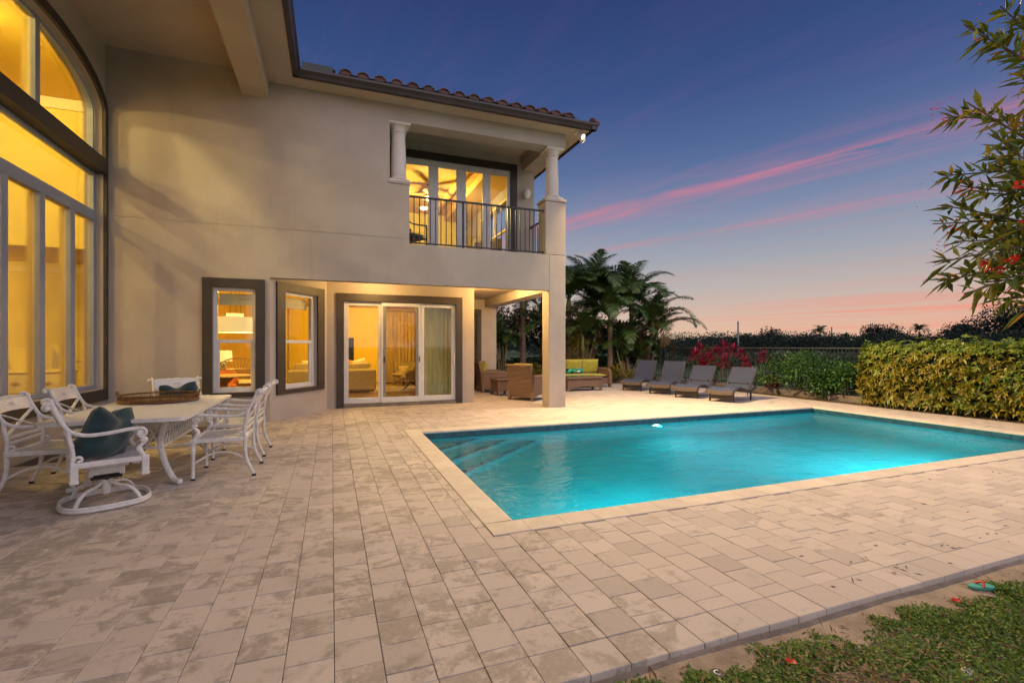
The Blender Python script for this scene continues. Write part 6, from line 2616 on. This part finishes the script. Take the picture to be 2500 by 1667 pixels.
# ------------------------------------------------------------------ oleander in the right foreground
TIPS = [ (2.61, 1.26, 2.82), (2.99, 1.33, 2.87), (2.87, 1.25, 2.96), (3.17, 1.31, 3.03), (2.85, 1.44, 2.54), (2.49, 1.19, 2.42), (2.54, 1.13, 2.27), (3.19, 1.46, 2.39), (2.83, 1.19, 2.39), (2.84, 1.17, 2.6), (3.11, 1.6, 2.33), (2.79, 1.36, 2.16), (2.94, 1.55, 2.04), (2.71, 1.39, 2.07), (2.89, 1.43, 1.92), (2.43, 1.27, 1.76), (2.81, 1.46, 1.72), (3.2, 1.48, 2.02), (3.0, 1.31, 1.84), (3.21, 1.38, 2.12), (3.21, 1.34, 2.27), (2.47, 1.19, 1.62), (3.13, 1.43, 1.73), (3.08, 1.33, 1.63), (2.9, 1.2, 1.56), (2.65, 1.1, 1.88), (3.34, 1.42, 2.28), (2.94, 1.3, 2.26), (3.07, 1.42, 2.18), (3.27, 1.46, 1.97), (3.26, 1.35, 1.78), (3.22, 1.51, 1.85) ]
FLW = [ (2.57, 1.06, 2.04), (2.62, 1.09, 1.76), (2.66, 1.13, 1.76), (2.69, 1.17, 1.73), (2.57, 1.17, 1.75), (2.73, 1.32, 2.11), (2.69, 1.33, 1.94), (2.64, 1.35, 1.86), (2.72, 1.22, 1.74), (2.71, 1.11, 1.92), (2.64, 1.35, 2.43), (2.62, 1.36, 2.46), (2.83, 1.28, 2.82) ]
ol = thing('oleander', 'tall oleander with narrow leaves and red flowers at the right edge', 'flowering shrub', (4.05, 1.05, -.06))
O = np.array([4.05, 1.05, -.06])
m = MB()
for a in ((3.62, 1.1, 1.7), (3.75, 1.2, 2.3), (3.6, .95, 2.7)):
    e = np.array(a) - O
    m.tube(bez([(0, 0, 0), tuple(e * np.array([.3, .3, .5])), tuple(e)], 5), [.028 - .0022 * i for i in range(11)], 8)
m.build('trunk', 'bark', ol, True)
parts = []
st = MB()
for t in TIPS:
    t = np.array(t) - O
    hub = np.array([3.62 + rng.normal(0, .06), 1.1 + rng.normal(0, .06), 1.4 + (t[2] - 1.4) * .62]) - O
    mid = .5 * (hub + t) + np.array([0, 0, .06 + .05 * rng.normal()])
    pts = bez([tuple(hub), tuple(mid), tuple(t)], 8)
    st.tube(pts, [.007 - .004 * i / 16 for i in range(17)], 5)
    A = np.array([list(p) for p in pts])
    T = unit(np.gradient(A, axis=0))
    n = 52
    k_ = np.clip((rng.uniform(.25, 1, n) ** .7 * 16).astype(int), 0, 16)
    P = A[k_] + rng.normal(0, .006, (n, 3))
    side = unit(np.cross(T[k_], rdir(n)))
    D = unit(T[k_] * rng.uniform(.35, 1.0, n)[:, None] + side * rng.uniform(.5, 1, n)[:, None] + np.array([[0, 0, .05]]))
    parts.append(leaf_arrays(P, D, unit(rdir(n) * .7 + np.array([[0, 0, 1]])), rng.uniform(.065, .13, n), rng.uniform(.017, .029, n), .35, .16, .45))
V, F = merge(parts)
npmesh('foliage', V, F, 'oleander_leaf', ol, 'stuff')
st.build('twigs', 'twig', ol, True)
for k_, f in enumerate(FLW):
    f = np.array(f) - O
    if k_ < 5 or k_ in (8, 9):
        a = np.arange(6) * 1.047
        D = np.stack([np.full(6, -.5), np.cos(a), np.sin(a)], 1)
        V, F = leaf_arrays(np.repeat(f[None], 6, 0) + rng.normal(0, .004, (6, 3)), D, np.repeat([[-1., -.4, .2]], 6, 0), rng.uniform(.012, .022, 6), np.full(6, .016), .25, .1, .6)
    else:
        n = 9
        V, F = leaf_arrays(f[None] + rng.normal(0, .022, (n, 3)), unit(np.array([[-1., .3, .25]]) + .5 * rdir(n)), rdir(n), rng.uniform(.012, .028, n), np.full(n, .006), .4, 0, .7)
    npmesh('flower', V, F, 'red_petal' if k_ != 12 else 'orange_petal', ol, 'stuff')
n = 60
tp_ = np.array([TIPS[i] for i in rng.integers(0, len(TIPS), n)]) - O
V, F = leaf_arrays(tp_ + rng.normal(0, .045, (n, 3)), unit(np.array([[-1., .3, .1]]) + .5 * rdir(n)), rdir(n), rng.uniform(.01, .022, n), np.full(n, .005), .4, 0, .7)
npmesh('bud', V, F, 'red_petal', ol, 'stuff')
